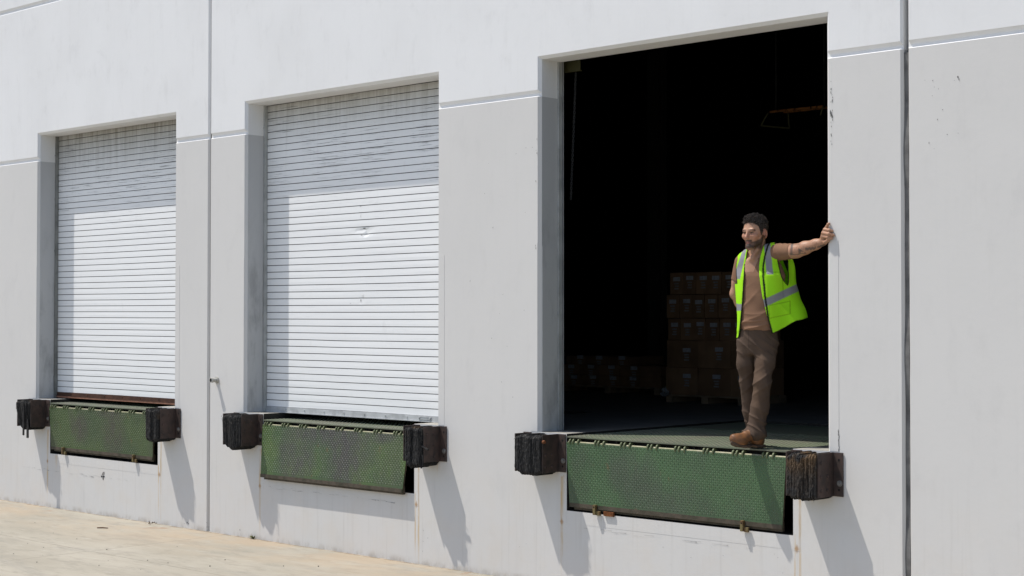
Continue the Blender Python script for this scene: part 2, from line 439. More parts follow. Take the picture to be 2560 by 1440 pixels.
# joints between the panels: sealant below the paint line, left open above on the right one
m = MB(); m.box(JX[0] - .0119, JX[0] + .0119, .026, .05, GZ - .02, ROOM_Z); B(m.build('joint_sealant', MAT['sealant'], bld))
m = MB(); zs = np.linspace(GZ - .02, 2.70, 90); 
for za, zb in zip(zs, zs[1:]):
    ya = .024 + .010 * math.sin(za * 7) * math.sin(za * 2.3); yb = .024 + .010 * math.sin(zb * 7) * math.sin(zb * 2.3)
    m.face([(JX[1] - .0189, ya, za), (JX[1] + .0189, ya, za), (JX[1] + .0189, yb, zb), (JX[1] - .0189, yb, zb)])
B(m.build('joint_sealant', MAT['sealant'], bld))
m = MB(); m.box(JX[1] - .0188, JX[1] + .0188, .10, .16, 2.70, ROOM_Z); B(m.build('open_joint', MAT['gap'], bld))

# interior shell
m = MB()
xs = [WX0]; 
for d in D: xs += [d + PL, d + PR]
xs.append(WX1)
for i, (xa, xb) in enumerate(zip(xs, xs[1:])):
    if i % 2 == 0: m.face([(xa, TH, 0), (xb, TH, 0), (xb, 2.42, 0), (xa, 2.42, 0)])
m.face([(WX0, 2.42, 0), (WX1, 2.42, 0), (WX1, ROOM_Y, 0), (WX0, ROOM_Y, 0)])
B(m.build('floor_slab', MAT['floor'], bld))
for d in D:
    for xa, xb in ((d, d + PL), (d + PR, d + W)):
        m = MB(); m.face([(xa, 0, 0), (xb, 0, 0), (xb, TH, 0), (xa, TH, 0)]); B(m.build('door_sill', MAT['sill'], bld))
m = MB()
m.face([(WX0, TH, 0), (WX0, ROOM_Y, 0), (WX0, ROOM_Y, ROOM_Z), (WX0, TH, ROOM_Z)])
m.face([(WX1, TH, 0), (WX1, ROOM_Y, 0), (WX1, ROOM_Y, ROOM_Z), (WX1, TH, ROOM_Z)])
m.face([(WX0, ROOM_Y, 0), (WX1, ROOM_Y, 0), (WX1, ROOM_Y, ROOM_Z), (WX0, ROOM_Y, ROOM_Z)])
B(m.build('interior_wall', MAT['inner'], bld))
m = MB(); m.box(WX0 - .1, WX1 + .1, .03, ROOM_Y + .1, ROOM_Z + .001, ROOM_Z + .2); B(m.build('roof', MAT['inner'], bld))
for cx, cy in ((-5.4, 8.4), (-2.2, 9.6)):
    m = MB(); 
    m.box(cx - .1, cx + .1, cy - .1, cy - .09, 0, ROOM_Z); m.box(cx - .1, cx + .1, cy + .09, cy + .1, 0, ROOM_Z); m.box(cx - .006, cx + .006, cy - .09, cy + .09, 0, ROOM_Z)
    B(m.build('steel_column', MAT['inner'], bld))
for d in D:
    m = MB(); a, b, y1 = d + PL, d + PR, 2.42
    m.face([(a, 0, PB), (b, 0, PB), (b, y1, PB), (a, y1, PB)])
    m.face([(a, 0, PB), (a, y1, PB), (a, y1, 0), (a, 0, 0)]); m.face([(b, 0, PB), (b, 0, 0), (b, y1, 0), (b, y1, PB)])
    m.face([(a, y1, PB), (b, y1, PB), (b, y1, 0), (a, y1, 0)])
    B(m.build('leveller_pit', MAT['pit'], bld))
    # steel edge of the pit opening, painted over with the wall
    m = MB()
    m.box(a - .075, a, -.0012, .0, PB - .105, -.002); m.box(b, b + .055, -.0012, 0, PB - .105, -.002)
    m.box(a + .001, b - .001, -.001, 0, PB - .10, PB)
    B(m.build('pit_frame', MAT['wall'], bld))
    # steel corner guards up the jambs
    m = MB(); m.box(d - .072, d - .001, -.0016, 0, .002, 1.51 + (.02 if d == 0 else 0)); m.box(d + CH - .0, d + CH + .0035, CH + .002, .20, .002, 1.51)
    B(m.build('corner_guard', MAT['wall'], bld))
    m = MB(); m.box(d + W + .001, d + W + .072, -.0016, 0, .002, 1.46)
    B(m.build('corner_guard', MAT['wall'], bld))

# the number written on the wall under the left door
m = MB(); ox, oz, s = -6.425, -.822, .072
for pts in ([(.52, 1.0), (.0, .32), (.9, .40)], [(.78, 1.05), (.62, .5), (.50, -.05)], [(.50, -.05), (.42, .12)]):
    for a, b in zip(pts, pts[1:]):
        A = Vector((ox + a[0] * s, -.003, oz + a[1] * s)); Bv = Vector((ox + b[0] * s, -.003, oz + b[1] * s))
        dv = (Bv - A).normalized(); nn = Vector((-dv.z, 0, dv.x)) * .0048
        m.face([A - nn - dv * .005, Bv - nn * .8 + dv * .004, Bv + nn * .8 + dv * .004, A + nn - dv * .005])
B(m.build('painted_numeral', MAT['mark'], bld))

# ------------------------------------------------------------------ roller doors
SP = .0660
def curtain(d, zb, mats, dents, label, tears=()):
    m = MB(); xs = np.linspace(d + .0275, d + W - .0275, 46)
    rows = []
    n = int((H + .05 - zb) / SP) + 1
    for k in range(n):
        z0 = zb + k * SP; o = rng.gauss(0, .0003)
        rows += [(z0, .250 + o, 0), (z0 + .028, .2497 + o, 0), (z0 + .0590, .250 + o, 1), (z0 + .0600, .258, 1), (z0 + .0648, .258, 1)]
    base = len(m.v)
    for (z, y, mi) in rows:
        ph = math.sin(z * 97.1) * .0003
        for x in xs:
            dy = dz = 0
            for (dx, dzz, rx, rz, amp, dr) in dents:
                e = math.exp(-((x - dx) / rx) ** 2 - ((z - dzz) / rz) ** 2); dy += amp * e; dz += dr * e
            dz += .0018 * math.sin(x * 1.7 + z * 2) 
            m.v.append((x, y + dy + ph * math.sin(x * 3 + z * 9), z + dz))
    nx = len(xs)
    for r in range(len(rows) - 1):
        for i in range(nx - 1):
            a = base + r * nx + i; m.f.append((a, a + 1, a + nx + 1, a + nx)); m.m.append(rows[r][2])
    for (x, z, w, h) in tears:
        n = 8; m.face([(x + w * .5 * math.cos(6.283 * i / n) * rng.uniform(.5, 1.1), .2455, z + h * .5 * math.sin(6.283 * i / n) * rng.uniform(.5, 1.1)) for i in range(n)], 2)
    o = B(m.build('roller_door', mats, bld)); o['label'] = label
    return o
def guides(d, door, mat):
    for sx, s in ((d + CH, 1), (d + W - CH, -1)):
        m = MB()
        x0, x1 = sorted((sx + s * .002, sx + s * .020)); m.box(x0, x1, .212, .222, .003, H - CH - .002)
        x0, x1 = sorted((sx + s * .012, sx + s * .020)); m.box(x0, x1, .2221, .240, .003, H - CH - .002)
        x0, x1 = sorted((sx + s * .002, sx + s * .021)); m.box(x0, x1, .2402, .2465, .003, H - CH - .002)
        x0, x1 = sorted((sx + s * .002, sx + s * .021)); m.box(x0, x1, .262, .268, .003, H + .1)
        for z in (.25, .95, 1.7, 2.3, 2.8): m.cyl((sx + s * .012, .212, z), (sx + s * .012, .205, z), .008, seg=8)
        o = m.build('guide_rail', mat, door)

d2 = curtain(D[1], .056, [MAT['curtain2'], MAT['slatgap'], MAT['hole']],
             [(-2.42, 1.735, .11, .022, .009, .005), (-2.38, 1.705, .05, .018, .008, -.005), (-2.45, 1.09, .03, .02, .005, .003), (-2.7, .70, .35, .04, .001, -.005)],
             'middle roller door, white slats with a dent and grey bottom bar',
             ((-2.405, 1.752, .045, .010), (-2.44, 1.690, .028, .010), (-2.45, 1.085, .010, .030), (-2.46, 1.96, .03, .006), (-2.46, 1.90, .03, .006), (-2.455, 1.865, .003, .045), (-2.60, 1.06, .012, .006), (-2.42, 1.115, .004, .055)))
m = MB(); a, b = D[1] + .045, D[1] + W - .045
m.box(a, b, .243, .257, .004, .054); m.box(a, b, .236, .262, .0, .008)
for i in range(9): m.cyl((a + .3 + i * .29, .243, .034), (a + .3 + i * .29, .237, .034), .008, seg=8)
m.box(-1.66, -1.50, .239, .243, .016, .046); m.box(-1.655, -1.505, .2365, .239, .020, .024); m.box(-1.655, -1.505, .2365, .239, .038, .042)
m.cyl((-1.65, .239, .031), (-1.65, .230, .031), .008, seg=8); m.cyl((-1.51, .239, .031), (-1.51, .230, .031), .008, seg=8)
m.build('bottom_bar', MAT['galv'], d2)
guides(D[1], d2, MAT['guidew'])

d1 = curtain(D[0], .072, [MAT['curtain1'], MAT['slatgap']], [(-6.2, 2.5, .3, .1, .003, .003)],
             'left roller door, white slats with a rust brown bottom bar')
m = MB(); a, b = D[0] + .045, D[0] + W - .045
m.box(a, b, .241, .257, .028, .070); m.box(a, b, .232, .262, .030, .036)
for i in range(7): m.cyl((a + .3 + i * .35, .241, .053), (a + .3 + i * .35, .235, .053), .008, seg=8)
m.build('bottom_bar', MAT['rustbar'], d1)
m = MB(); m.box(a, b, .236, .260, .010, .0275); m.build('door_seal', MAT['pinkseal'], d1)
guides(D[0], d1, MAT['guide'])

# the right door is rolled up inside
m = MB()
for k in range(5):
    a0 = .34 + k * .012
    m.cyl((D[2] + .10, .58, 3.47), (D[2] + W - .10, .58, 3.47), .30, seg=28) if k == 0 else None
o3 = B(m.build('roller_door', [MAT['slatgap']], bld, smooth=False)); o3['label'] = 'right roller door, rolled up out of sight above its opening'
guides(D[2], o3, MAT['guidew'])
m = MB(); m.box(-.09, .168, .33, .338, 2.952, 3.5); m.box(-.09, .168, .338, .36, 2.952, 2.958); m.cyl((.14, .33, 3.03), (.14, .322, 3.03), .008, seg=8)
m.build('mounting_plate', MAT['yellow'], o3)
m = MB()
P0 = Vector((.045, .42, 2.96)); P1 = Vector((-.012, .42, 1.9)); n = 54
for i in range(n):
    c = P0.lerp(P1, i / n); ang = (R(50) if i % 2 else R(-40))
    mt = Matrix.Translation(c) @ Matrix.Rotation(ang, 4, 'Z')
    bm_ = bmesh.new(); seg, sub = 10, 5; vs = []
    for k in range(seg):
        t = 2 * math.pi * k / seg; cx, cz = .008 * math.cos(t), .0135 * math.sin(t)
        vs.append([bm_.verts.new((cx + .0028 * math.cos(t) * math.cos(q), .0028 * math.sin(q), cz + .0028 * math.sin(t) * math.cos(q))) for q in [2 * math.pi * j / sub for j in range(sub)]])
    for k in range(seg):
        for j in range(sub): bm_.faces.new((vs[k][j], vs[(k + 1) % seg][j], vs[(k + 1) % seg][(j + 1) % sub], vs[k][(j + 1) % sub]))
    m.bm(bm_, 0, mt)
m.build('hand_chain', MAT['chain'], o3, smooth=True)

# ------------------------------------------------------------------ dock levellers
def lozenge(m, P, ax, ay, nz, mi, L=.0180, w=.0046, h=.0026):
    P = Vector(P); ax = Vector(ax) * L * .5; ay = Vector(ay) * w * .5; nz = Vector(nz) * h
    n = len(m.v)
    for a, b, c in ((-1, 0, 0), (-.3, -1, 0), (.3, -1, 0), (1, 0, 0), (.3, 1, 0), (-.3, 1, 0), (-.55, 0, 1), (.55, 0, 1)):
        m.v.append(tuple(P + ax * a + ay * b + nz * c))
    for q in ((0, 1, 6), (1, 2, 7, 6), (2, 3, 7), (3, 4, 7), (4, 5, 6, 7), (5, 0, 6)):
        m.f.append(tuple(n + i for i in q)); m.m.append(mi)
def tread(m, inside, O, ex, ey, nz, nx, ny, p, mi):
    ex, ey = Vector(ex), Vector(ey)
    d1 = (ex + ey).normalized(); d2 = (ex - ey).normalized()
    for j in range(ny):
        for i in range(nx):
            x, y = (i + .5) * p, (j + .5) * p
            if not inside(x, y): continue
            if (i + j) % 2: lozenge(m, Vector(O) + ex * x + ey * y, d1, d2, nz, mi)
            else: lozenge(m, Vector(O) + ex * x + ey * y, d2, d1, nz, mi)

def leveller(d, zdk, ytop, ybot, zbot, mats, keepers, label):
    root = tag(empty('dock_leveller', (d + 1.37, 0, zdk)), label, 'dock leveller', 'dock levellers below the doors')
    ox = d + 1.37
    TL, TR, BL, BR = .338 - 1.37, 2.402 - 1.37, .350 - 1.37, 2.352 - 1.37
    lipm, lipw = mats
    zt = -.046; zb = zbot - zdk
    # deck
    m = MB(); m.box(TL, TR, -.022, 2.38, -.010, 0)
    tread(m, lambda x, y: True, (TL, -.018, 0), (1, 0, 0), (0, 1, 0), (0, 0, 1), int((TR - TL) / .0255), 56, .0255, 0)
    m.build('deck', MAT['deckgreen'], root)
    m = MB()
    for x in np.linspace(TL + .1, TR - .1, 6): m.box(x - .01, x + .01, .02, 2.3, -.16, -.0105)
    m.box(TL, TR, .05, .06, -.15, -.0106)
    m.build('deck_beam', MAT['pit'], root)
    # lip plate
    m = MB(); th = .018
    yt, yb = ytop, ybot
    q = [(TL, yt, zt), (TR, yt, zt), (BR, yb, zb), (BL, yb, zb)]
    q2 = [(x, y + th, z) for x, y, z in q]
    m.face([q[3], q[2], q[1], q[0]]); m.face(q2, 1)
    m.face([q[0], q[1], q2[1], q2[0]], 3); m.face([q[2], q[3], q2[3], q2[2]], 2)
    m.face([q[1], q[2], q2[2], q2[1]], 2); m.face([q[3], q[0], q2[0], q2[3]], 2)
    ey = (Vector((0, yb, zb)) - Vector((0, yt, zt))); Ln = ey.length; ey.normalize()
    nz = Vector((0, -1, 0)) - ey * Vector((0, -1, 0)).dot(ey); nz.normalize()
    def ins(x, y):
        t = y / Ln; return (x + TL > TL * (1 - t) + BL * t + .008) and (x + TL < TR * (1 - t) + BR * t - .008) and y < Ln - .045
    p = .0186
    tread(m, ins, (TL, yt, zt), (1, 0, 0), ey, nz, int((TR - TL) / p), int((Ln - .02) / p), p, 1)
    # bevelled striking edge along the bottom
    m.box(BL + .002, BR - .002, yb - .004, yb + .012, zb - .002, zb + .030, 2)
    lip = m.build('lip', [lipm, lipw, MAT['lipedge'], MAT['hingepin']], root)
    m = MB(); m.box(BL + .03, BR - .01, yb + .020, yb + .045, zb - .022, zb + .05); m.build('lip_stiffener', MAT['lipedge'], root)
    # hinge: pin and lugs
    m = MB(); m.cyl((TL + .01, yt + .018, zt - .002), (TR - .01, yt + .018, zt - .002), .011, seg=10); m.build('hinge_pin', MAT['hingepin'], root)
    lug = None
    for gx in np.arange(TL + .035, TR - .03, .262):
        for off in (0, .034, .086):
            x = gx + off
            if x > TR - .02: continue
            if lug is None:
                mm = MB(); sg = 12; r = .027
                pr = [(r * math.cos(t), r * math.sin(t)) for t in [math.pi * (-.05 + 1.1 * k / sg) for k in range(sg + 1)]] + [(-r * .7, -.02), (r * .7, -.02)]
                a = [(-.006, y, z) for y, z in pr]; b = [(.006, y, z) for y, z in pr]
                mm.face(a); mm.face(list(reversed(b)))
                for k in range(len(pr)):
                    k2 = (k + 1) % len(pr); mm.face([a[k], b[k], b[k2], a[k2]])
                lug = mm.build('hinge_lug', MAT['lug'], root); o = lug
            else:
                o = lug.copy(); COL.objects.link(o); o.parent = root
            o.location = (x, yt + .020, zt + .003)
    for kx, s in keepers:
        m = MB(); 
        m.box(kx - .012, kx + .012, yb - .034, yb - .004, zb - .042, zb + .036, 0, .002)
        m.box(kx + .012, kx + .050, yb - .022, yb - .004, zb - .045, zb - .012, 0, .002)
        m.cyl((kx, yb - .0345, zb + .018), (kx, yb - .034, zb + .018), .006, seg=8, mi=1)
        m.build('lip_keeper', [MAT['keeper'], MAT['hole']], root)
    return root
L3 = leveller(D[2], -.016, -.030, -.006, -.572, (MAT['lip3'], MAT['lip3w']), ((-.74, 0), (.655, 0)),
              'open dock leveller with a bright green tread plate, under the standing man')
for mm_, (xa, xb, za) in (('rust', (-.66, -.56, -.055)),):
    m = MB(); m.box(xa, xb, -.018, .0, -.60, -.565, 0, .002); o = m.build('rusted_stop', MAT['rust'], L3)
leveller(D[1], -.055, -.028, -.062, -.600, (MAT['lip2'], MAT['lip2w']), (),
         'dock leveller with purple black scuffs on green plate, under the middle door')
leveller(D[0], -.035, -.028, -.006, -.555, (MAT['lip1'], MAT['lip1w']), ((-.74, 0), (.66, 0)),
         'dull olive dock leveller under the left door with the rusty bar')

# ------------------------------------------------------------------ dock bumpers
BUMP_N = 0
def bumper(cx, seed, label, ragged=.006, drop=.015, extra=None, tilt=0.0, lcut=.02, hw=.118):
    r = random.Random(seed); npr = np.random.RandomState(seed)
    root = tag(empty('dock_bumper', (cx, 0, 0)), label, 'dock bumper', 'dock bumpers beside the levellers')
    y0, y1 = -.222, -.004; zt, zb = -.012, -.318
    m = MB(); n = 34; pw = 2 * hw / n; ny, nzs = 3, 16
    bow = npr.randn(4) * .006
    for i in range(n):
        xa = -hw + i * pw; g_ = pw * .985
        o = npr.randn() * ragged * .28
        fr = np.cumsum(npr.randn(nzs + 1)) * ragged * .07 + npr.randn(nzs + 1) * ragged * .22 + o
        t_ = zt + npr.randn() * ragged * .35 - .004 * ((i - n / 2) / (n / 2)) ** 2; b_ = zb - drop * (1 - ((i - n / 2) / (n / 2)) ** 2) + npr.randn() * ragged * .6
        edge = abs(i - (n - 1) / 2) / (n / 2); uu = (i - (n - 1) / 2) / (n / 2)
        t_ -= .020 * max(0, -uu - .62) + .012 * max(0, uu - .8) + .006 * math.sin(uu * 5 + bow[0] * 400); b_ += lcut * max(0, -uu - .25) ** 1.2 + .03 * max(0, uu - .7) + .006 * math.sin(uu * 7 + bow[2] * 300)
        base = len(m.v)
        for k in range(nzs + 1):
            f = k / nzs; z = b_ + (t_ - b_) * f
            yf = y0 + fr[k] + .030 * max(0, edge - .6) ** 1.3 * 2 + .008 * math.sin(uu * 6 + bow[3] * 300) + bow[0] * math.sin(f * 5 + bow[1] * 300) + (.016 if k in (0, nzs) else 0) + tilt * (1 - f)
            jx = npr.randn() * .0004
            for (xx, yy) in ((xa + jx, y1), (xa + jx, yf), (xa + g_ + jx, yf + npr.randn() * .001), (xa + g_ + jx, y1)):
                m.v.append((xx, yy, z))
        for k in range(nzs):
            a = base + 4 * k
            for q in range(3): m.f.append((a + q, a + q + 1, a + q + 5, a + q + 4)); m.m.append(0)
        m.f.append((base, base + 3, base + 2, base + 1)); m.m.append(0)
        a = base + 4 * nzs; m.f.append((a, a + 1, a + 2, a + 3)); m.m.append(0)
    # frayed fibres
    for _ in range(110):
        side = r.random() < .55
        x = r.uniform(hw * .72, hw * 1.02) if side else r.uniform(-hw, hw); z = r.uniform(zb, zt) if side else r.uniform(zt - .10, zt)
        l = r.uniform(.008, .022); y = y0 - r.uniform(-.006, .003)
        v = Vector((r.gauss(.3 if side else 0, .6), r.gauss(-.5, .4), r.gauss(0, .8))).normalized() * l
        m.cyl((x, y, z), Vector((x, y, z)) + v, .0016, .0005, seg=4)
    if extra == 'torn':      # strips of ply hanging loose
        for (xa, xb, ya, za, zl) in ((.035, .065, -.235, -.10, -.40), (.080, .118, -.215, -.22, -.43)):
            m.box(xa, xb, ya, ya + .012, zl, za, 0, .003, Matrix.Rotation(r.uniform(-.06, .06), 4, 'Y'))
    if extra == 'rod':
        m.cyl((.10, -.20, -.165), (.185, -.20, -.195), .010, .009, seg=8)
        for (xa, za, zl) in ((.10, -.26, -.355), (.118, -.24, -.335)): m.box(xa, xa + .012, -.212, -.2, zl, za, 0, .002)
    m.build('rubber_pad', MAT['rubber'], root)
    for s in (-1, 1):
        m = MB(); a = hw + .004; 
        x0, x1 = sorted((s * a, s * (a + .010))); m.box(x0, x1, -.198, -.0045, -.306, -.004, 0, .002)
        x0, x1 = sorted((s * (a + .0101), s * (a + .088))); m.box(x0, x1, -.0125, -.0045, -.306, -.004, 0, .002)
        for z in (-.055, -.26) if s > 0 else (-.055,):
            m.cyl((s * (a + .056), -.0125, z), (s * (a + .056), -.0131, z), .009, seg=10, mi=1)
        m.build('bracket', [MAT['bracket'], MAT['hole']], root)
    a = hw + .014
    for (y, z) in ((-.165, -.07), (-.085, -.07), (-.165, -.165), (-.085, -.165), (-.165, -.26), (-.085, -.26)):
        if r.random() < .25: continue
        m = MB(); m.cyl((a, y, z), (a + .008, y, z), .013, .010, seg=10)
        m.build('bolt', MAT['bracket'], root)
    m = MB(); m.cyl((a + .052, -.0125, -.215), (a + .052, -.026, -.215), .017, .014, seg=6); m.cyl((a + .052, -.0125, -.215), (a + .052, -.015, -.215), .022, seg=12)
    m.build('bolt', MAT['bolt'], root)
    return root
bumper(D[0] + .083, 3, 'black dock bumper with torn hanging rubber, left of the dull olive leveller', .003, .02, 'torn', .01, .085, .138)
bumper(D[0] + 2.643, 5, 'dock bumper with bunched rubber folds between the left leveller and wall joint', .007, .02)
bumper(D[1] + .083, 8, 'sagging black dock bumper left of the purple scuffed leveller', .005, .03, None, .008, .075, .138)
bumper(D[1] + 2.643, 13, 'shredded dock bumper with a rod sticking out, right of the middle door', .008, .03, 'rod', .004, .05)
b5 = bumper(D[2] + .083, 21, 'square dock bumper with a rusty bolt, left of the bright green leveller', .006, .006, None, 0, .03, .138)
m = MB(); m.cyl((.152, -.188, -.058), (.170, -.192, -.058), .016, .012, seg=12); m.build('bolt', MAT['rustbolt'], b5)
bumper(D[2] + 2.643, 34, 'frayed brown topped dock bumper below the hand of the man', .008, .008)

# ------------------------------------------------------------------ pipe, litter
pr = tag(empty('pipe_stub', (-4.334, 0, .305)), 'short pale pipe stub sticking out of the wall left of the middle door', 'pipe')
m = MB(); m.cyl((0, .0, 0), (0, -.012, 0), .034, seg=20); m.build('flange', MAT['pipe'], pr)
m = MB(); m.cyl((0, -.012, 0), (0, -.075, .0), .021, seg=16); m.cyl((0, -.060, 0), (0, -.078, 0), .026, seg=16); m.cyl((0, -.0782, 0), (0, -.0785, 0), .018, seg=16, mi=1)
m.build('nipple', [MAT['pipe'], MAT['hole']], pr)

m = MB(); m.cyl((-.06, 0, .006), (0, .006, .007), .005, .006, seg=7); m.cyl((0, .006, .007), (.055, .0, .005), .006, .004, seg=7)
tag(m.build('stick', MAT['stick'], loc=(-5.44, -.60, GZ)), 'brown dry stick lying on the pale pavement', 'stick').rotation_euler = (0, 0, R(38))
m = MB()
for i in range(16):
    a = rng.uniform(0, 6.28); x, y = rng.gauss(0, .035), rng.gauss(0, .015); l = rng.uniform(.012, .026); dx, dy = math.cos(a) * l, math.sin(a) * l
    z0 = rng.uniform(.004, .025); m.face([(x, y, z0), (x + dx * .5 - dy * .3, y + dy * .5 + dx * .3, z0 + .012), (x + dx, y + dy, z0 + .003), (x + dx * .5 + dy * .3, y + dy * .5 - dx * .3, z0 + .002)])
tag(m.build('leaf_litter', MAT['leaf'], loc=(-5.36, -.09, GZ)), 'little heap of dry brown leaves at the foot of the wall', 'leaves')
m = MB()
for i in range(26):
    a = rng.uniform(0, 6.28); l = rng.uniform(.025, .06); t = rng.uniform(.2, 1.2)
    b = Vector((math.cos(a) * l * math.cos(t), -abs(math.sin(a)) * l * math.cos(t), l * math.sin(t))); sd = Vector((-b.y, b.x, 0)).normalized() * .007
    m.face([(0, 0, 0), tuple(b * .6 + sd), tuple(b), tuple(b * .6 - sd)])
tag(m.build('weed', MAT['weed'], loc=(-3.72, -.012, GZ)), 'tiny yellow green weed growing at the foot of the wall', 'weed')
pm = None; npb = 0
peb = [(-5.55, -1.18), (-5.0, -1.6), (-4.75, -1.75), (-4.2, -1.9), (-3.6, -1.72), (-3.35, -1.6), (-3.1, -1.45), (-2.75, -1.0), (-3.3, -1.95), (-2.95, -1.75), (-5.9, -1.75), (-4.9, -1.2), (-4.1, -1.3), (-2.5, -1.35), (-4.5, -2.1), (-3.9, -2.2), (-2.2, -.8), (-6.3, -.9), (-1.9, -.65), (-3.9, -.9)]
for i, (x, y) in enumerate(peb):
    if pm is None:
        bm_ = bmesh.new(); bmesh.ops.create_icosphere(bm_, subdivisions=2, radius=.014)
        for v in bm_.verts: v.co *= rng.uniform(.75, 1.15); v.co.z *= .7
        m = MB(); m.bm(bm_); pm = m.build('pebble', MAT['pebble']); o = pm
    else:
        o = pm.copy(); COL.objects.link(o)
    s = rng.uniform(.2, .52); o.scale = (s, s, s); o.location = (x + rng.uniform(-.1, .1), y + rng.uniform(-.1, .1), GZ + .007 * s); o.rotation_euler = (0, 0, rng.uniform(0, 6))
    tag(o, 'small dark pebble lying loose on the pale pavement', 'pebble', 'pebbles scattered over the pavement')

# ------------------------------------------------------------------ inside: pallets of cartons, hanging frame
def pallet(x0, x1, y0, y1, z, label):
    root = tag(empty('pallet', ((x0 + x1) / 2, (y0 + y1) / 2, z)), label, 'pallet', 'wooden pallets in the warehouse')
    w, dp = (x1 - x0) / 2, (y1 - y0) / 2
    for i in range(6):
        m = MB(); yy = -dp + (i + .5) * dp * 2 / 6; m.box(-w, w, yy - dp / 7.5, yy + dp / 7.5, .068, .086); m.build('top_board', MAT['wood'], root)
    for xx in (-w + .05, 0, w - .05):
        m = MB(); m.box(xx - .045, xx + .045, -dp, dp, 0, .0675); m.build('runner', MAT['wood'], root)
    return root
ORD = ['first', 'second', 'third', 'fourth', 'fifth', 'sixth', 'seventh']
def carton(x0, x1, y0, y1, z0, z1, label, group, dark, stick, low=False):
    root = MB(); root.box(x0 + .002, x1 - .002, y0 + rng.uniform(0, .008), y1, z0 + .001, z1 - .001, 0, .004)
    xm = (x0 + x1) / 2
    root.box(xm - .018, xm + .018, y0 + .02, y1 - .02, z1 - .001, z1, 0)
    o = root.build('carton', MAT['card2'] if dark else MAT['card'])
    me = o.data; c = Vector((xm, (y0 + y1) / 2, z0))
    for v in me.vertices: v.co -= c
    o.location = c; tag(o, label, 'carton', group)
    yf = y0 - c.y - .0015
    if stick:
        w = x1 - x0; h = z1 - z0
        sx = -w * (.20 + rng.uniform(-.05, .05)) if not low else w * rng.uniform(-.06, .08); sw = min(.105, w * .55); sz = h * ((.62 if not low else .60) + rng.uniform(-.04, .04))
        m = MB(); m.box(sx, sx + sw, yf - .001, yf, sz, sz + .045); m.build('shipping_label', MAT['sticker'], o)
        m = MB()
        for k in range(3): m.box(sx + .015 + .01 * (k % 2), sx + sw * .8, yf - .001, yf, sz - .035 - k * .028, sz - .018 - k * .028)
        m.build('printed_lines', MAT['print'], o)
    return o
tp = pallet(-2.14, -1.08, 4.415, 5.2, 0, 'wooden pallet under the tall carton stack behind the man')
GA = 'cartons in the tall stack'
for r_, (za, zb) in enumerate(((.087, .383), (.383, .683))):
    xs_ = (-2.14, -1.705, -1.27, -1.08)
    for k in range(3):
        carton(xs_[k], xs_[k + 1], 4.415 + .012 * ((k + r_) % 2), 5.15, za, zb, f'large brown carton, {ORD[k]} from left in the {"bottom" if r_ == 0 else "second lowest"} row of the tall stack', GA, (k + r_) % 2, True, True)
rn = ['third lowest', 'second highest', 'top']
for r_, (za, zb) in enumerate(((.683, .925), (.925, 1.182), (1.182, 1.425))):
    off = .04 if r_ == 2 else rng.uniform(-.01, .012)
    for k in range(6):
        w = .174; carton(-2.14 + off + k * w, -2.14 + off + (k + 1) * w, 4.43 + rng.uniform(0, .02), 5.1, za, zb - rng.uniform(0, .006), f'small brown carton, {ORD[k]} from left in the {rn[r_]} row of the tall stack', GA, (k * 7 + r_) % 3 == 0, True)
# crumpled film on the pallet corner
m = MB()
for i in range(14):
    c = Vector((-2.10 + rng.gauss(0, .03), 4.38 + rng.gauss(0, .02), .10 + rng.gauss(0, .02)))
    m.face([c + Vector((rng.gauss(0, .03), rng.gauss(0, .02), rng.gauss(0, .025))) for _ in range(3)])
tag(m.build('stretch_film_scrap', MAT['wrap']), 'crumpled scrap of clear film on the corner of the tall stack pallet', 'plastic film')
lp = pallet(-4.80, -3.15, 5.6, 6.6, 0, 'wooden pallet under the low carton stack inside the open door')
GB = 'cartons in the low stack'
for r_, (za, zb) in enumerate(((.087, .215), (.215, .345))):
    for k in range(5):
        w = .325; carton(-4.78 + k * w, -4.78 + (k + 1) * w, 5.62, 6.5, za, zb, f'flat dark carton, {ORD[k]} from left in the {"bottom" if r_ == 0 else "middle"} row of the low stack', GB, k % 2, k < 4, True)
for k in range(3):
    carton(-4.74 + k * .34, -4.74 + (k + 1) * .34, 5.70, 6.4, .345, .45, f'flat dark carton, {ORD[k]} from left in the top row of the low stack', GB, 1, True, True)
hf = tag(empty('hanging_frame', (.372, 3.2, 2.534)), 'orange steel rails of a frame hanging in the dark warehouse', 'hanging frame')
hf.scale = (.652, .652, .652)
for dy, z in ((0, .53), (.35, .56)):
    m = MB(); x = -.45
    while x < .42:
        l = rng.choice((.07, .12, .24)); m.box(x, min(.44, x + l), dy - .02, dy + .02, z, z + .030); x += l + .03
    m.box(-.45, .44, dy + .0205, dy + .03, z + .004, z + .024, 1)
    m.build('rail', [MAT['orange'], MAT['yellow']], hf)
for a, b in (((-.50, .0, .53), (-.62, .0, .36)), ((.44, .0, .54), (.40, 0, .42)), ((-.62, 0, .36), (-.36, .35, .33)), ((-.38, .35, .55), (-.36, .35, .33))):
    m = MB(); m.cyl(a, b, .012, seg=8); m.build('strut', MAT['yellow'], hf)
for x in (-.42, .40):
    m = MB(); m.cyl((x, .1, .58), (x, .1, (ROOM_Z - 2.56) / .652), .006, seg=6); m.build('drop_rod', MAT['chain'], hf)

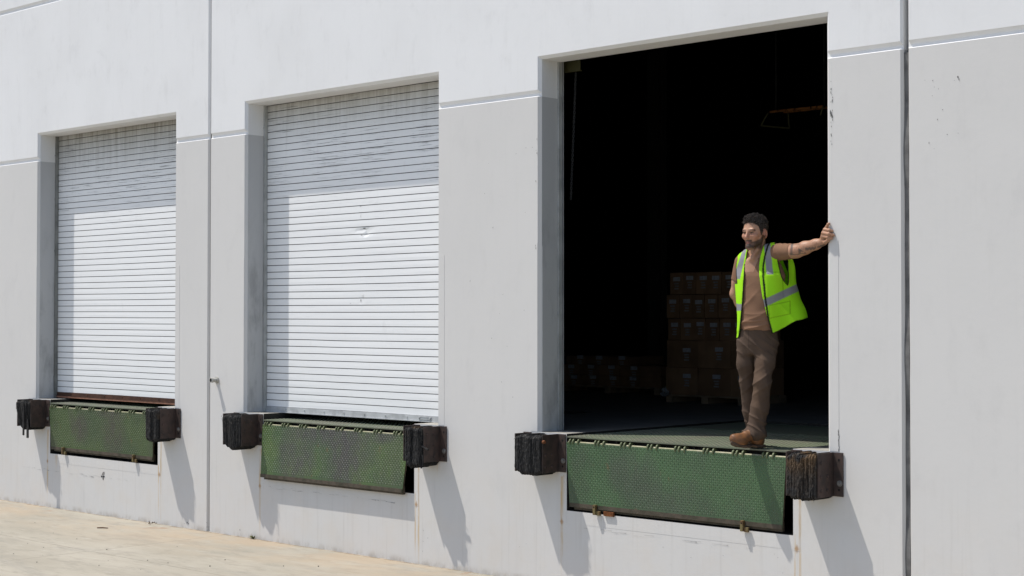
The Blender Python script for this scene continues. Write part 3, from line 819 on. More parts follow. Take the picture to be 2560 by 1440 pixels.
# ------------------------------------------------------------------ the man (signed-distance surfaces meshed with surface nets)
MAN = Vector((2.09, .03, -.0135)); MANROT = .758988
F_, ZM, XO, HV, EYE = 3990.1, 11.51, 1.745, 797.8, .9261
def pt(u, v, dy=0.0):
    """measured height/side marks -> metres in the man's own frame (x right, y away from the yard, z up)"""
    Z = ZM + dy; return np.array([(u - 1280) * Z / F_ - XO, dy, EYE - (v - HV) * Z / F_])
def ptY(u, v, Y):
    a = (u - 1280) / F_; s_, c_ = math.sin(MANROT), math.cos(MANROT)
    return pt(u, v, (Y - MAN.y - s_ * (a * ZM - XO)) / (s_ * a + c_))
def UV(P):
    Z = ZM + P[:, 1]; return 1280 + (P[:, 0] + XO) * F_ / Z, HV + (EYE - P[:, 2]) * F_ / Z
PX = ZM / F_
def smin(a, b, k):
    h = np.clip(.5 + .5 * (b - a) / k, 0, 1); return b + (a - b) * h - k * h * (1 - h)
def smax(a, b, k): return -smin(-a, -b, k)
def cone(P, a, b, ra, rb):
    a = np.asarray(a, float); d = np.asarray(b, float) - a
    t = np.clip(((P - a) @ d) / (d @ d), 0, 1)
    return np.linalg.norm(P - a - t[:, None] * d, axis=1) - (ra + (rb - ra) * t)
def ell(P, c, r):
    q = (P - np.asarray(c)) / np.asarray(r); k = np.linalg.norm(q, axis=1); k2 = np.linalg.norm(q / np.asarray(r), axis=1)
    return k * (k - 1) / np.maximum(k2, 1e-6)
def chain(P, pts, k=.02):
    d = None
    for (a, ra), (b, rb) in zip(pts, pts[1:]):
        e = cone(P, a, b, ra, rb); d = e if d is None else smin(d, e, k)
    return d
def fold(P, seed, freq, n=5):
    r = np.random.RandomState(seed); s = 0
    for i in range(n):
        k = r.randn(3); k /= np.linalg.norm(k); s = s + np.sin((P @ k) * freq * r.uniform(.6, 1.6) + r.uniform(0, 6.28))
    return s / n
def crease(q): return (1 - np.abs(np.sin(q))) ** 2.2 - .25
def loft(P, rows, ang=0.0):
    """rows: (z, cx, cy, rx, ry) from the bottom up"""
    a = np.array(sorted(rows)); z = P[:, 2]
    cx, cy, rx, ry = (np.interp(z, a[:, 0], a[:, i]) for i in range(1, 5))
    x, y = P[:, 0] - cx, P[:, 1] - cy; c, s = math.cos(ang), math.sin(ang)
    x, y = x * c + y * s, -x * s + y * c
    d = (np.sqrt((x / rx) ** 2 + (y / ry) ** 2) - 1) * np.minimum(rx, ry)
    return smax(smax(d, a[0, 0] - z, .02), z - a[-1, 0], .03)

# head frame: x to his left, y out of the face, z up, origin between the ears at eye level
HY = R(43); HC = pt(1888, 580, -.03)
HL = np.array([math.cos(HY), -math.sin(HY), 0]); HF = np.array([-math.sin(HY), -math.cos(HY), 0])
HT = R(4)
def HEAD(P):
    q = P - HC; x, y, z = q @ HL, q @ HF, q[:, 2]
    c, s = math.cos(HT), math.sin(HT)
    return np.stack([x, y * c - z * s, y * s + z * c], 1)
def hc(x, y, z):
    c, s = math.cos(HT), math.sin(HT); y, z = y * c + z * s, -y * s + z * c
    return HC + HL * x + HF * y + np.array([0, 0, z])
NECK0 = hc(0, -.035, -.055); NECK1 = pt(1893, 640, .015)

SHL = pt(1944, 630, -.075); ELL = pt(1994, 627, -.24); WRL = ptY(2059, 604, .030)
SHR = pt(1858, 660, .065); ELR = pt(1839, 734, .120); WRR = pt(1868, 790, .165)
CB = -.006
def corner(u, v, dy): return pt(u, v, dy)
KN = [ptY(2058.5, 590, -.004), ptY(2059, 582, -.010), ptY(2063, 573.5, -.010), ptY(2068.5, 566.5, -.006)]      # knuckles: index .. little
MID = [ptY(2071, 593, -.024), ptY(2073, 584.5, -.030), ptY(2074.5, 575, -.026), ptY(2071.5, 560, -.016)]
TIP = [ptY(2080.5, 594.5, -.0125), ptY(2085, 587.5, -.0125), ptY(2081.5, 577, -.0125), ptY(2074.5, 558.5, -.010)]
PALM = ptY(2063, 589, .022)
def head_sdf(Q):
    d = ell(Q, (0, -.014, .030), (.076, .097, .092))
    d = smin(d, ell(Q, (0, .034, -.024), (.061, .060, .076)), .03)
    for s in (-1, 1):
        d = smin(d, cone(Q, (s * .050, .010, -.056), (s * .015, .071, -.104), .017, .017), .025)
        d = smin(d, ell(Q, (s * .040, .064, -.026), (.024, .022, .020)), .018)
    d = smin(d, ell(Q, (0, .080, -.104), (.026, .018, .019)), .018)
    d = smin(d, cone(Q, (-.036, .081, .0165), (.036, .081, .0165), .0122, .0122), .010)
    for s in (-1, 1): d = smax(d, -ell(Q, (s * .031, .100, -.002), (.021, .020, .0135)), .010)
    for s in (-1, 1):
        d = smin(d, ell(Q, (s * .031, .0765, -.002), (.0135, .0125, .010)), .004)
        d = smin(d, cone(Q, (s * .018, .090, .0085), (s * .044, .080, .009), .0055, .005), .006)   # squinting upper lid
    d = smin(d, cone(Q, (0, .090, .008), (0, .112, -.032), .0075, .0100), .008)
    d = smin(d, ell(Q, (0, .106, -.038), (.0160, .012, .0085)), .005)
    d = smin(d, cone(Q, (-.016, .0850, -.0670), (.016, .0850, -.0670), .0050, .0050), .008)
    d = smin(d, cone(Q, (-.013, .0862, -.0768), (.013, .0862, -.0768), .0054, .0054), .007)
    d = smax(d, -cone(Q, (-.022, .0925, -.0720), (.022, .0925, -.0720), .0018, .0018), .004)
    for s in (-1, 1): d = smax(d, -ell(Q, (s * .066, .050, -.066), (.016, .022, .022)), .02)
    for s in (-1, 1):
        e = ell(Q, (s * .080, -.014, -.014), (.012, .021, .034))
        e = smax(e, -ell(Q, (s * .092, -.009, -.010), (.010, .012, .020)), .005)
        d = smin(d, e, .006)
    return d
def body(P):
    d = head_sdf(HEAD(P))
    d = smin(d, cone(P, NECK0, NECK1, .054, .060), .022)
    d = smin(d, cone(P, hc(.045, -.02, -.06), pt(1880, 646, -.055), .018, .014), .02)
    d = smin(d, cone(P, pt(1868, 652, .05), pt(1930, 640, -.03), .045, .045), .04)
    d = smin(d, loft(P, [(pt(0, 860)[2], pt(1895, 0)[0], .02, .115, .085), (pt(0, 815)[2], pt(1896, 0)[0], .02, .115, .085), (pt(0, 740)[2], pt(1901, 0)[0], .01, .125, .09), (pt(0, 680)[2], pt(1902, 0)[0], 0, .140, .09), (pt(0, 645)[2], pt(1896, 0)[0], 0, .11, .06)]), .03)
    # outstretched arm and hand
    a = chain(P, [(SHL, .042), (ELL * .5 + SHL * .5, .043), (ELL * .8 + SHL * .2, .0445), (ELL, .0435)], .03)
    a = smin(a, chain(P, [(ELL, .043), (ELL * .70 + WRL * .30 + np.array([0, 0, .002]), .0455), (ELL * .28 + WRL * .72, .036), (WRL, .0265)], .02), .03)
    pm = cone(P, WRL, PALM, .027, .027)
    for k in range(4): pm = smin(pm, cone(P, WRL * .55 + PALM * .45, KN[k], .019, .0130), .010)
    for k in range(4):
        r0, r1 = ((.0120, .0102), (.0124, .0104), (.0116, .0100), (.0102, .0088))[k]
        fgr = smin(cone(P, KN[k], MID[k], r0 + .0006, r0), cone(P, MID[k], TIP[k], r0, r1), .004)
        pm = smin(pm, fgr, .004)
    th = chain(P, [(ptY(2061, 602, .02), .020), (ptY(2064.5, 605, .002), .0150), (ptY(2071, 600.5, -.018), .0125), (ptY(2076, 596, -.016), .0105)], .006)
    pm = smin(pm, th, .006)
    a = smin(a, pm, .012)
    d = smin(d, a, .03)
    # other arm, its hand resting in the back pocket
    b = chain(P, [(SHR, .048), (SHR * .4 + ELR * .6, .046), (ELR, .038)], .02)
    b = smin(b, chain(P, [(ELR, .039), (ELR * .6 + WRR * .4, .038), (WRR, .026)], .02), .02)
    hp = pt(1880, 826, .155); b = smin(b, cone(P, WRR, hp, .026, .030), .02)
    for k in range(4): b = smin(b, cone(P, hp, hp + np.array([.010 + .019 * k - .03, -.01, -.075 + .006 * abs(k - 1)]), .011, .008), .004)
    b = smin(b, cone(P, WRR + np.array([.01, .02, -.02]), hp + np.array([-.035, 0, -.035]), .012, .009), .008)
    d = smin(d, b, .02)
    # legs (inside the trousers)
    for pts in (LEGF, LEGB): d = smin(d, chain(P, [(p, r * .72) for p, r in pts], .03), .03)
    return d
LEGF = [(pt(1919, 858, -.015), .078), (pt(1912, 905, -.055), .070), (pt(1906, 955, -.085), .061), (pt(1899, 1020, -.055), .062), (pt(1889, 1078, -.045), .065)]
LEGB = [(pt(1869, 860, .035), .077), (pt(1866, 910, .045), .066), (pt(1870, 958, .085), .055), (pt(1877, 1030, .140), .056), (pt(1889, 1092, .175), .060)]

TROW = [(pt(0, 826)[2], pt(1895, 0)[0], -.012, .140, .108), (pt(0, 790)[2], pt(1897, 0)[0], -.018, .146, .112), (pt(0, 740)[2], pt(1900, 0)[0], -.012, .163, .117), (pt(0, 690)[2], pt(1904, 0)[0], .0, .181, .115), (pt(0, 660)[2], pt(1900, 0)[0], .018, .164, .094), (pt(0, 640)[2], pt(1895, 0)[0], .020, .108, .070), (pt(0, 628)[2], pt(1893, 0)[0], .005, .075, .060)]
TYAW = R(-30)
def torso(P):
    d = loft(P, TROW, TYAW)
    d = smin(d, cone(P, pt(1866, 650, .05), pt(1893, 636, .015), .050, .050), .04)
    d = smin(d, cone(P, pt(1934, 630, -.045), pt(1893, 636, .015), .056, .052), .04)
    return d
def tee(P):
    d = torso(P)
    # drape folds falling from his left shoulder across the belly
    w = fold(P, 4, 14, 3)
    q = P @ np.array([.62, -.2, -.78]); zz = np.clip((1.40 - P[:, 2]) * 6, .12, 1)
    d = d - .0085 * crease(q * 34 + w * 1.6) * zz * np.clip(.6 + fold(P, 14, 9, 3), 0, 1) - .006 * crease((P @ np.array([.35, 0, -.93])) * 52 + w * 2.2 + 1) * np.clip((1.02 - P[:, 2]) * 9, 0, 1) + .0035 * fold(P, 9, 40)
    sl = cone(P, SHL + np.array([-.01, 0, .0]), ELL * .74 + SHL * .26 + np.array([0, 0, -.001]), .063, .0555)
    e = (ELL - SHL) / np.linalg.norm(ELL - SHL); t = (P - SHL) @ e
    sl = sl - .0042 * crease(t * 62 + fold(P, 3, 16, 3) * 1.5 + P[:, 2] * 16) + .002 * fold(P, 6, 60)
    L = np.linalg.norm(ELL - SHL) * .80; sl = smax(sl, t - L, .006)
    d = smin(d, sl, .028)
    er = (ELR - SHR) / np.linalg.norm(ELR - SHR); tr = (P - SHR) @ er
    sr = cone(P, SHR + np.array([0, 0, .01]), SHR * .2 + ELR * .8, .060, .056) + .003 * fold(P, 5, 50)
    sr = smax(sr, tr - .128, .006); d = smin(d, sr, .025)
    nk = pt(1889, 628, -.055)
    d = smax(d, -cone(P, pt(1893, 640, .03), pt(1891, 600, .0), .066, .075), .008)
    d = smax(d, -ell(P, nk, (.060, .060, .050)), .008)
    return d

def vlin(tab):
    a = np.array(tab, float); return lambda v: np.interp(v, a[:, 0], a[:, 1])
uLe = vlin([(600, 1871), (628, 1868), (660, 1864), (700, 1861), (760, 1857), (800, 1853), (830, 1850), (850, 1846)])
uRe = vlin([(600, 1918), (615, 1909), (640, 1902), (665, 1898), (690, 1899), (740, 1906), (790, 1918), (832, 1929), (850, 1932)])
vHem = vlin([(1800, 812), (1832, 832), (1840, 846), (1850, 842), (1900, 838), (1931, 834), (1945, 828), (1962, 819), (1978, 809), (1992, 802), (2005, 800), (2016, 796), (2060, 785)])
hoE = vlin([(590, 1938), (612, 1940), (640, 1944), (670, 1950), (690, 1955), (702, 1961), (709, 1967), (715, 1973)]); hoO = vlin([(590, 2150), (643, 2150), (646, 1969), (690, 1971), (703, 1971), (709, 1970), (714, 1968)])
haE = vlin([(620, 1849), (640, 1843), (665, 1840), (690, 1841), (712, 1843)])
VROW = [(pt(0, 870)[2], pt(1930, 0)[0], .03, .310, .170), (pt(0, 795)[2], pt(1926.5, 0)[0], .025, .267, .152), (pt(0, 745)[2], pt(1920.5, 0)[0], .02, .243, .140), (pt(0, 700)[2], pt(1914, 0)[0], .015, .222, .131), (pt(0, 650)[2], pt(1909, 0)[0], .01, .206, .112), (pt(0, 638)[2], pt(1905, 0)[0], .01, .19, .10), (pt(0, 630)[2], pt(1900, 0)[0], .01, .12, .07)]
def vest_parts(P):
    u, v = UV(P)
    base = smin(torso(P), cone(P, pt(1893, 640, .0), SHL + np.array([.02, 0, .0]), .055, .064), .02) - .012 - .0045 * fold(P, 21, 20)
    fl = loft(P, VROW, R(-6))
    wave = .016 * np.sin(u * .085 + v * .012) * np.clip((v - 700) / 120, 0, 1) + .005 * fold(P, 33, 26)
    fl = fl + wave
    fl = fl - .007 * crease((u * .55 - v * .30) * .085 + fold(P, 34, 12, 3)) * np.clip((u - 1900) / 40, 0, 1)
    th = np.arctan2(u - 1938, v - 585); dd = np.hypot(u - 1938, v - 585)
    fl = fl + .0075 * np.sin(th * 17 + .8 + fold(P, 36, 10, 3) * .8) * np.clip((dd - 70) / 130, 0, 1.3) * np.clip((u - 1890) / 30, 0, 1)
    left = np.clip((u - 1880) / 50, 0, 1)
    o = smin(base, fl + .03 * (1 - left), .02)
    sh = np.maximum(o, -(o + .008))
    front = (P[:, 1] - (.0 + 0 * u))
    cu = np.maximum(np.maximum(uLe(v) - u, u - uRe(v)) * PX, front - .03)
    hl = np.maximum(np.maximum(np.maximum(hoE(v) - u, u - hoO(v)), v - 712) * PX, front - .05)
    hs = np.maximum(np.maximum(1941 - u, v - 646) * PX, -P[:, 1] * 0 - .001)
    hr = np.maximum(np.maximum(u - haE(v), v - 708) * PX, -1)
    hem = (v - vHem(u)) * PX
    hem = np.where((u > 1860) & (front > .04), (v - np.maximum(vHem(u), 818 - (u - 1930) * .25)) * PX, hem)
    nk = cone(P, pt(1893, 640, .04), pt(1891, 595, .01), .068, .085)
    low = (605 - v) * PX
    return sh, cu, hl, hs, hr, hem, nk
def vest(P):
    sh, cu, hl, hs, hr, hem, nk = vest_parts(P)
    u, v = UV(P)
    pk = np.maximum(np.maximum(np.abs(u - 1936 - (v - 710) * .06) - 22, np.abs(v - 712) - 32) * PX, P[:, 1] - .0)
    pk2 = np.maximum(np.maximum(np.abs(u - 1950) - 26, np.abs(v - 774 + (u - 1950) * .22) - 16) * PX, P[:, 1])
    sh = sh - .003 * (np.clip(-np.minimum(pk, pk2) / .006, 0, 1))
    d = sh
    for c in (cu, hl, hs, hr, nk): d = np.maximum(d, -c)
    return np.maximum(d, hem)
def vest_color(P):
    sh, cu, hl, hs, hr, hem, nk = vest_parts(P); u, v = UV(P); n = len(P)
    c = np.tile((.50, 1.0, .025), (n, 1)); m = np.ones(n)
    grey = np.array((.36, .36, .385))
    fr = P[:, 1] < .07
    sl = ((u > 1911 + (v - 612) * .085) & (u < 1927 + (v - 612) * .09) & (v < 686) & (v > 600))
    sr = ((u > 1849 + (650 - v) * .32) & (u < 1861 + (650 - v) * .22) & (v < 698)) & (u < 1880)
    bl = (u > 1888) & (np.abs(v - (754 - np.clip(u - 1920, -10, 90) * .47)) < 10)
    br = (u <= 1888) & (np.abs(v - 768) < 8.5)
    c[(sl | sr | bl | br)] = grey
    bk = (np.abs(hl) < .0065) | ((np.abs(hr) < .005) & (v < 712)) | ((np.abs(hs) < .005))
    off = np.interp(v, [600, 660, 740, 800, 840], [11, 11, 7, 1.5, 1.5])
    pipe = (np.abs(u - uRe(v) - off) < 2.3) & (u > 1880) & fr
    pipe |= (u < 1880) & (uLe(v) - u < 2.4) & fr & (v > 660)
    pipe |= (np.abs(hem) < .004) & (u > 1870)
    snap = ((u - 1911) ** 2 + (v - 712) ** 2 < 9) & fr
    c[bk | pipe | snap] = (.012, .016, .012)
    def seam(a): c[a] = c[a] * .62
    pk = np.maximum(np.abs(u - 1936 - (v - 710) * .06) - 22, np.abs(v - 712) - 32); pk2 = np.maximum(np.abs(u - 1950) - 26, np.abs(v - 774 + (u - 1950) * .22) - 16)
    seam((np.abs(pk) < .8) & fr & (u > 1908) & ~bl & ~sl); seam((np.abs(pk2) < .8) & fr & (u > 1915) & ~bl)
    return c
def legs(P):
    z = P[:, 2]
    pel = loft(P, [(pt(0, 885)[2], pt(1893, 0)[0], .005, .115, .088), (pt(0, 862)[2], pt(1893, 0)[0], .004, .139, .102), (pt(0, 835)[2], pt(1895, 0)[0], .000, .140, .104), (pt(0, 814)[2], pt(1896, 0)[0], -.008, .135, .102)], TYAW)
    f = chain(P, LEGF, .03); b = chain(P, LEGB, .03)
    ank = pt(1885, 1082, -.05)
    f = smin(f, ell(P, ank + np.array([.004, 0, -.005]), (.090, .080, .055)), .03)
    # cloth: knee breaks, stacked hems, long drag lines
    kz = pt(0, 955)[2]; hz = pt(0, 1065)[2]
    kn = np.exp(-((z - kz) / .10) ** 2); hm = np.exp(-((z - hz) / .11) ** 2); hp = np.exp(-((z - pt(0, 865)[2]) / .09) ** 2)
    q = z + .55 * P[:, 0] + .03 * fold(P, 41, 16, 3); q2 = z - .7 * P[:, 0] + .03 * fold(P, 47, 16, 3)
    lp = np.clip((pt(0, 850)[2] - z) * 8, 0, 1)
    wr = -.011 * hm * crease(q * 44) - .007 * kn * crease(q2 * 40) - .0075 * hp * crease((z + .75 * P[:, 0] + .02 * fold(P, 44, 14, 3)) * 42) * (P[:, 1] < .05) + .0035 * fold(P, 51, 20) + .0016 * fold(P, 57, 70) - .004 * lp * crease((P[:, 0] + .18 * z + .015 * fold(P, 46, 12, 3)) * 38)
    lf = smin(f, pel, .035) + wr; lb = smin(b, pel, .03) + wr * .9
    # fly and front pocket seam
    d = np.minimum(lf, lb) if False else smin(lf, lb, .003)
    bot = .045 + .02 * np.sin(P[:, 0] * 30)
    return smax(d, bot - z, .008)
def boot_sdf(P, toe, heel, lift):
    toe, heel = np.asarray(toe), np.asarray(heel); ax = toe - heel; L = np.linalg.norm(ax[:2]); f = np.array([ax[0], ax[1], 0]) / L; s = np.array([-f[1], f[0], 0])
    q = P - heel; x, y, z = q @ f, q @ s, q[:, 2]
    z = z - lift * np.clip((x / L - .62) / .38, 0, 1) ** 2 * .0 - (toe[2] - heel[2]) * np.clip(x / L, 0, 1)
    return np.stack([x, y, z], 1), L
def boot(P, toe, heel):
    Q, L = boot_sdf(P, toe, heel, 0)
    spring = .030 * np.clip((Q[:, 0] / L - .66) / .34, 0, 1) ** 2; Q = Q.copy(); Q[:, 2] -= spring
    d = ell(Q, (L * .78, 0, .050), (L * .225, .049, .040))
    d = smin(d, ell(Q, (L * .80, 0, .030), (L * .215, .050, .030)), .02)
    d = smin(d, cone(Q, (L * .72, 0, .058), (L * .30, 0, .105), .040, .042), .03)
    d = smin(d, ell(Q, (L * .17, 0, .058), (.055, .039, .062)), .03)
    d = smin(d, cone(Q, (L * .23, 0, .08), (L * .20, 0, .20), .046, .050), .03)
    d = smax(d, .016 - Q[:, 2], .006)
    lace = np.sin(Q[:, 0] * 190) * np.exp(-((Q[:, 1]) / .018) ** 2) * ((Q[:, 0] > L * .35) & (Q[:, 0] < L * .68))
    return d - .0022 * lace
def sole(P, toe, heel):
    Q, L = boot_sdf(P, toe, heel, 0)
    spring = .030 * np.clip((Q[:, 0] / L - .66) / .34, 0, 1) ** 2; Q = Q.copy(); Q[:, 2] -= spring
    hw = np.interp(Q[:, 0] / L, [-.05, .0, .12, .35, .72, .92, 1.02], [.012, .030, .037, .034, .050, .038, .006])
    d = np.maximum(np.abs(Q[:, 1]) - hw, np.maximum(-Q[:, 0] - .006, Q[:, 0] - L * 1.015))
    arch = ((Q[:, 0] > L * .30) & (Q[:, 0] < L * .50)) * .012
    return smax(d, np.maximum(Q[:, 2] - .021, arch - Q[:, 2]), .004)
def hairline(y): return np.interp(y, [-.13, -.085, -.05, -.036, -.020, .004, .010, .024, .034, .042, .060, .075, .12], [-.075, -.066, -.045, .010, .026, .024, -.018, -.020, .012, .044, .062, .073, .074])
def hair(P):
    Q = HEAD(P)
    th = np.interp(Q[:, 2], [-.08, .02, .075, .115], [.003, .005, .008, .009])
    d = np.minimum(ell(Q, (0, -.014, .030), (.076, .097, .092)), 9) - th
    d = smin(d, ell(Q, (-.005, .040, .104), (.048, .040, .021)), .02)
    ang = np.arctan2(Q[:, 0], Q[:, 1] + .02)
    d = d + .0022 * np.sin(Q[:, 0] * 260 + fold(P, 61, 60, 4) * 3) * np.clip(Q[:, 2] * 14, .2, 1) + .004 * fold(P, 63, 150, 6) + .003 * fold(P, 67, 300, 6)
    hl = hairline(Q[:, 1]) + .004 * fold(P, 71, 260, 5)
    return smax(d, hl - Q[:, 2], .006)
def skin_color(P):
    Q = HEAD(P); n = len(P); c = np.tile((.42, .235, .150), (n, 1))
    u, v = UV(P)
    x, y, z = np.abs(Q[:, 0]), Q[:, 1], Q[:, 2]
    hd = (np.linalg.norm(Q - np.array([0, 0, -.02]), axis=1) < .16) & (z > -.135)
    nz = fold(P, 81, 160, 6) * .5
    def blend(m, col, a=1.0): 
        w = (np.clip(m, 0, 1) * a)[:, None]; c[:] = c * (1 - w) + np.array(col) * w
    # ruddy cheeks, ears and nose
    blend(hd * np.exp(-(((x - .045) / .03) ** 2 + ((z + .03) / .03) ** 2)) * (y > .02), (.46, .19, .12), .5)
    blend(hd * np.exp(-((x / .016) ** 2 + ((z + .03) / .022) ** 2)) * (y > .09), (.47, .20, .13), .5)
    blend(hd * (x > .072) * (np.abs(z + .012) < .04) * (y < .012) * (y > -.04), (.46, .17, .11), .6)
    # beard: cheeks from the sideburn to the corner of the mouth, chin, moustache
    zb = np.interp(y, [-.02, .0, .03, .055, .08, .1], [-.012, -.015, -.046, -.058, -.062, -.058])
    be = np.clip((zb + nz * .012 - z) / .012, 0, 1) * np.clip((y + .012) / .012, 0, 1) * np.clip((z + .128) / .02, 0, 1)
    mo = np.clip((.031 - x) / .006, 0, 1) * np.clip((z + .068) / .003, 0, 1) * np.clip((-.0495 - z) / .005, 0, 1) * (y > .07)
    cl = np.clip((.010 - x) / .004, 0, 1) * ((z < -.083) & (z > -.10)) * (y > .07)
    blend(hd * np.maximum(be, mo), (.030, .018, .0115), .90); blend(hd * cl, (.03, .02, .016), .6)
    bare = np.exp(-(((x - .026) / .010) ** 2 + ((z + .084) / .007) ** 2)) * (y > .06); blend(hd * bare, (.34, .18, .11), .5)
    lip = np.clip((.021 - x) / .004, 0, 1) * (np.abs(z + .0728) < .0082 - x * .16) * (y > .075); blend(hd * lip, (.25, .098, .075), .9)
    blend(hd * (np.abs(z + .0718) < .0014) * (x < .024) * (y > .07), (.08, .03, .025), .9)
    # brows, lashes, eyes
    br = (np.abs(z - .0175 - np.clip(x - .02, 0, 1) * .12 + np.clip(x - .038, 0, 1) * .5) < .0040) * (x > .013) * (x < .052) * (y > .055); blend(hd * br, (.045, .028, .02), .85)
    ey = ((x - .031) / .0145) ** 2 + ((z + .0015) / .0052) ** 2 < 1; ey &= (y > .06); blend(hd * ey, (.10, .068, .052), .9)
    ir = ((x - .032) / .0055) ** 2 + ((z + .0010) / .0052) ** 2 < 1; ir &= (y > .06); blend(hd * ir, (.03, .025, .02), .95)
    la = (np.abs(z - .0042) < .0016) & (np.abs(x - .031) < .0165) & (y > .06); blend(hd * la, (.04, .022, .016), .9)
    blend(hd * (y > .06) * np.exp(-(((x - .031) / .017) ** 2 + ((z + .013) / .006) ** 2)), (.27, .125, .08), .6)
    blend(hd * (y > .05) * np.exp(-(((x - .017) / .008) ** 2 + ((z - .006) / .010) ** 2)), (.27, .13, .085), .5)
    # stubbly scalp under the hair
    blend(hd * (z > hairline(y) - .003), (.03, .02, .015), .9)
    # tattoos on the raised forearm
    arm = (P[:, 1] < -.16) & (u > 1970) & (u < 2064)
    e = (WRL - ELL) / np.linalg.norm(WRL - ELL); t = (P - ELL) @ e; hgt = P[:, 2] - (ELL[2] + (WRL[2] - ELL[2]) * np.clip(t / np.linalg.norm(WRL - ELL), 0, 1))
    ink = (.035, .045, .052)
    ring = (np.abs(u - (1979 + .010 * (v - 640) ** 2 * .25)) < 3.0) & (v < 637) & (v > 608)
    ring |= (np.abs(v - 636 - (u - 1990) * -.05) < 1.2) & (u > 1978) & (u < 2000)
    tri = (u > 1997) & (u < 2017) & (v > 620 + (u - 1997) * .60) & (v < 634.5 - (u - 1997) * .05) & ~((u > 2003) & (v > 629) & (v < 632) & (u < 2012))
    bar = (u > 2014) & (u < 2042) & (np.abs(v - (623 - (u - 2014) * .14 + 1.2 * np.sin(u * .8))) < 3.2) & ~(np.abs(u - 2042) < 1)
    bar |= (u > 2044) & (u < 2066) & (np.abs(v - (617.5 - (u - 2044) * .30 + .8 * np.sin(u))) < 2.4)
    sw = (u > 1983) & (u < 2003) & (np.abs(v - (612 - (u - 1983) * .12)) < 1.6)
    blend(arm * (ring | tri | bar), ink, .82); blend(arm * sw, ink, .4)
    sk = np.clip(.5 + fold(P, 83, 95, 6), 0, 1) * (~hd if hasattr(hd, 'dtype') else 1); blend(sk, (.34, .165, .095), .38)
    blend(arm * np.clip(fold(P, 85, 420, 8) * 1.6, 0, 1), (.16, .085, .05), .45)
    return c
def cloth_var(col, seed, amp):
    def f(P):
        n = fold(P, seed, 55, 6) + .6 * fold(P, seed + 1, 14, 4)
        return np.clip(np.array(col)[None, :] * (1 + amp * n[:, None]), 0, 1)
    return f
def tee_color(P):
    c = cloth_var((.215, .122, .076), 90, .05)(P)
    nk = np.minimum(cone(P, pt(1893, 640, .03), pt(1891, 600, .0), .066, .075), ell(P, pt(1889, 628, -.055), (.060, .060, .050)))
    c[np.abs(nk - .022) < .0022] *= .72; return c
def leg_color(P):
    c = cloth_var((.084, .058, .043), 93, .14)(P); u, v = UV(P)
    c = c * (1 + .30 * (np.exp(-((v - 905) / 40) ** 2) * np.exp(-((u - 1905) / 12) ** 2))[:, None] * np.array([1.1, .95, .75]))  # warm sunlit highlight on the front thigh, painted into the cloth colour
    knee = np.exp(-((v - 985) / 60) ** 2) * np.exp(-((u - 1893) / 14) ** 2); c = c * (1 + .35 * knee[:, None] * np.array([1.1, .9, .6]))  # second painted sun highlight, down the lower leg
    seam = (np.abs(v - 820.5 - (u - 1890) * .03) < .7) | ((np.abs(u - (1871 + np.clip(v - 820, 0, 60) * .03)) < .8) & (v < 872) & (P[:, 1] < 0)) | ((np.abs((u - 1905) - (v - 826) * .9) < .8) & (v < 850) & (P[:, 1] < 0))
    c[seam] *= .6; return c

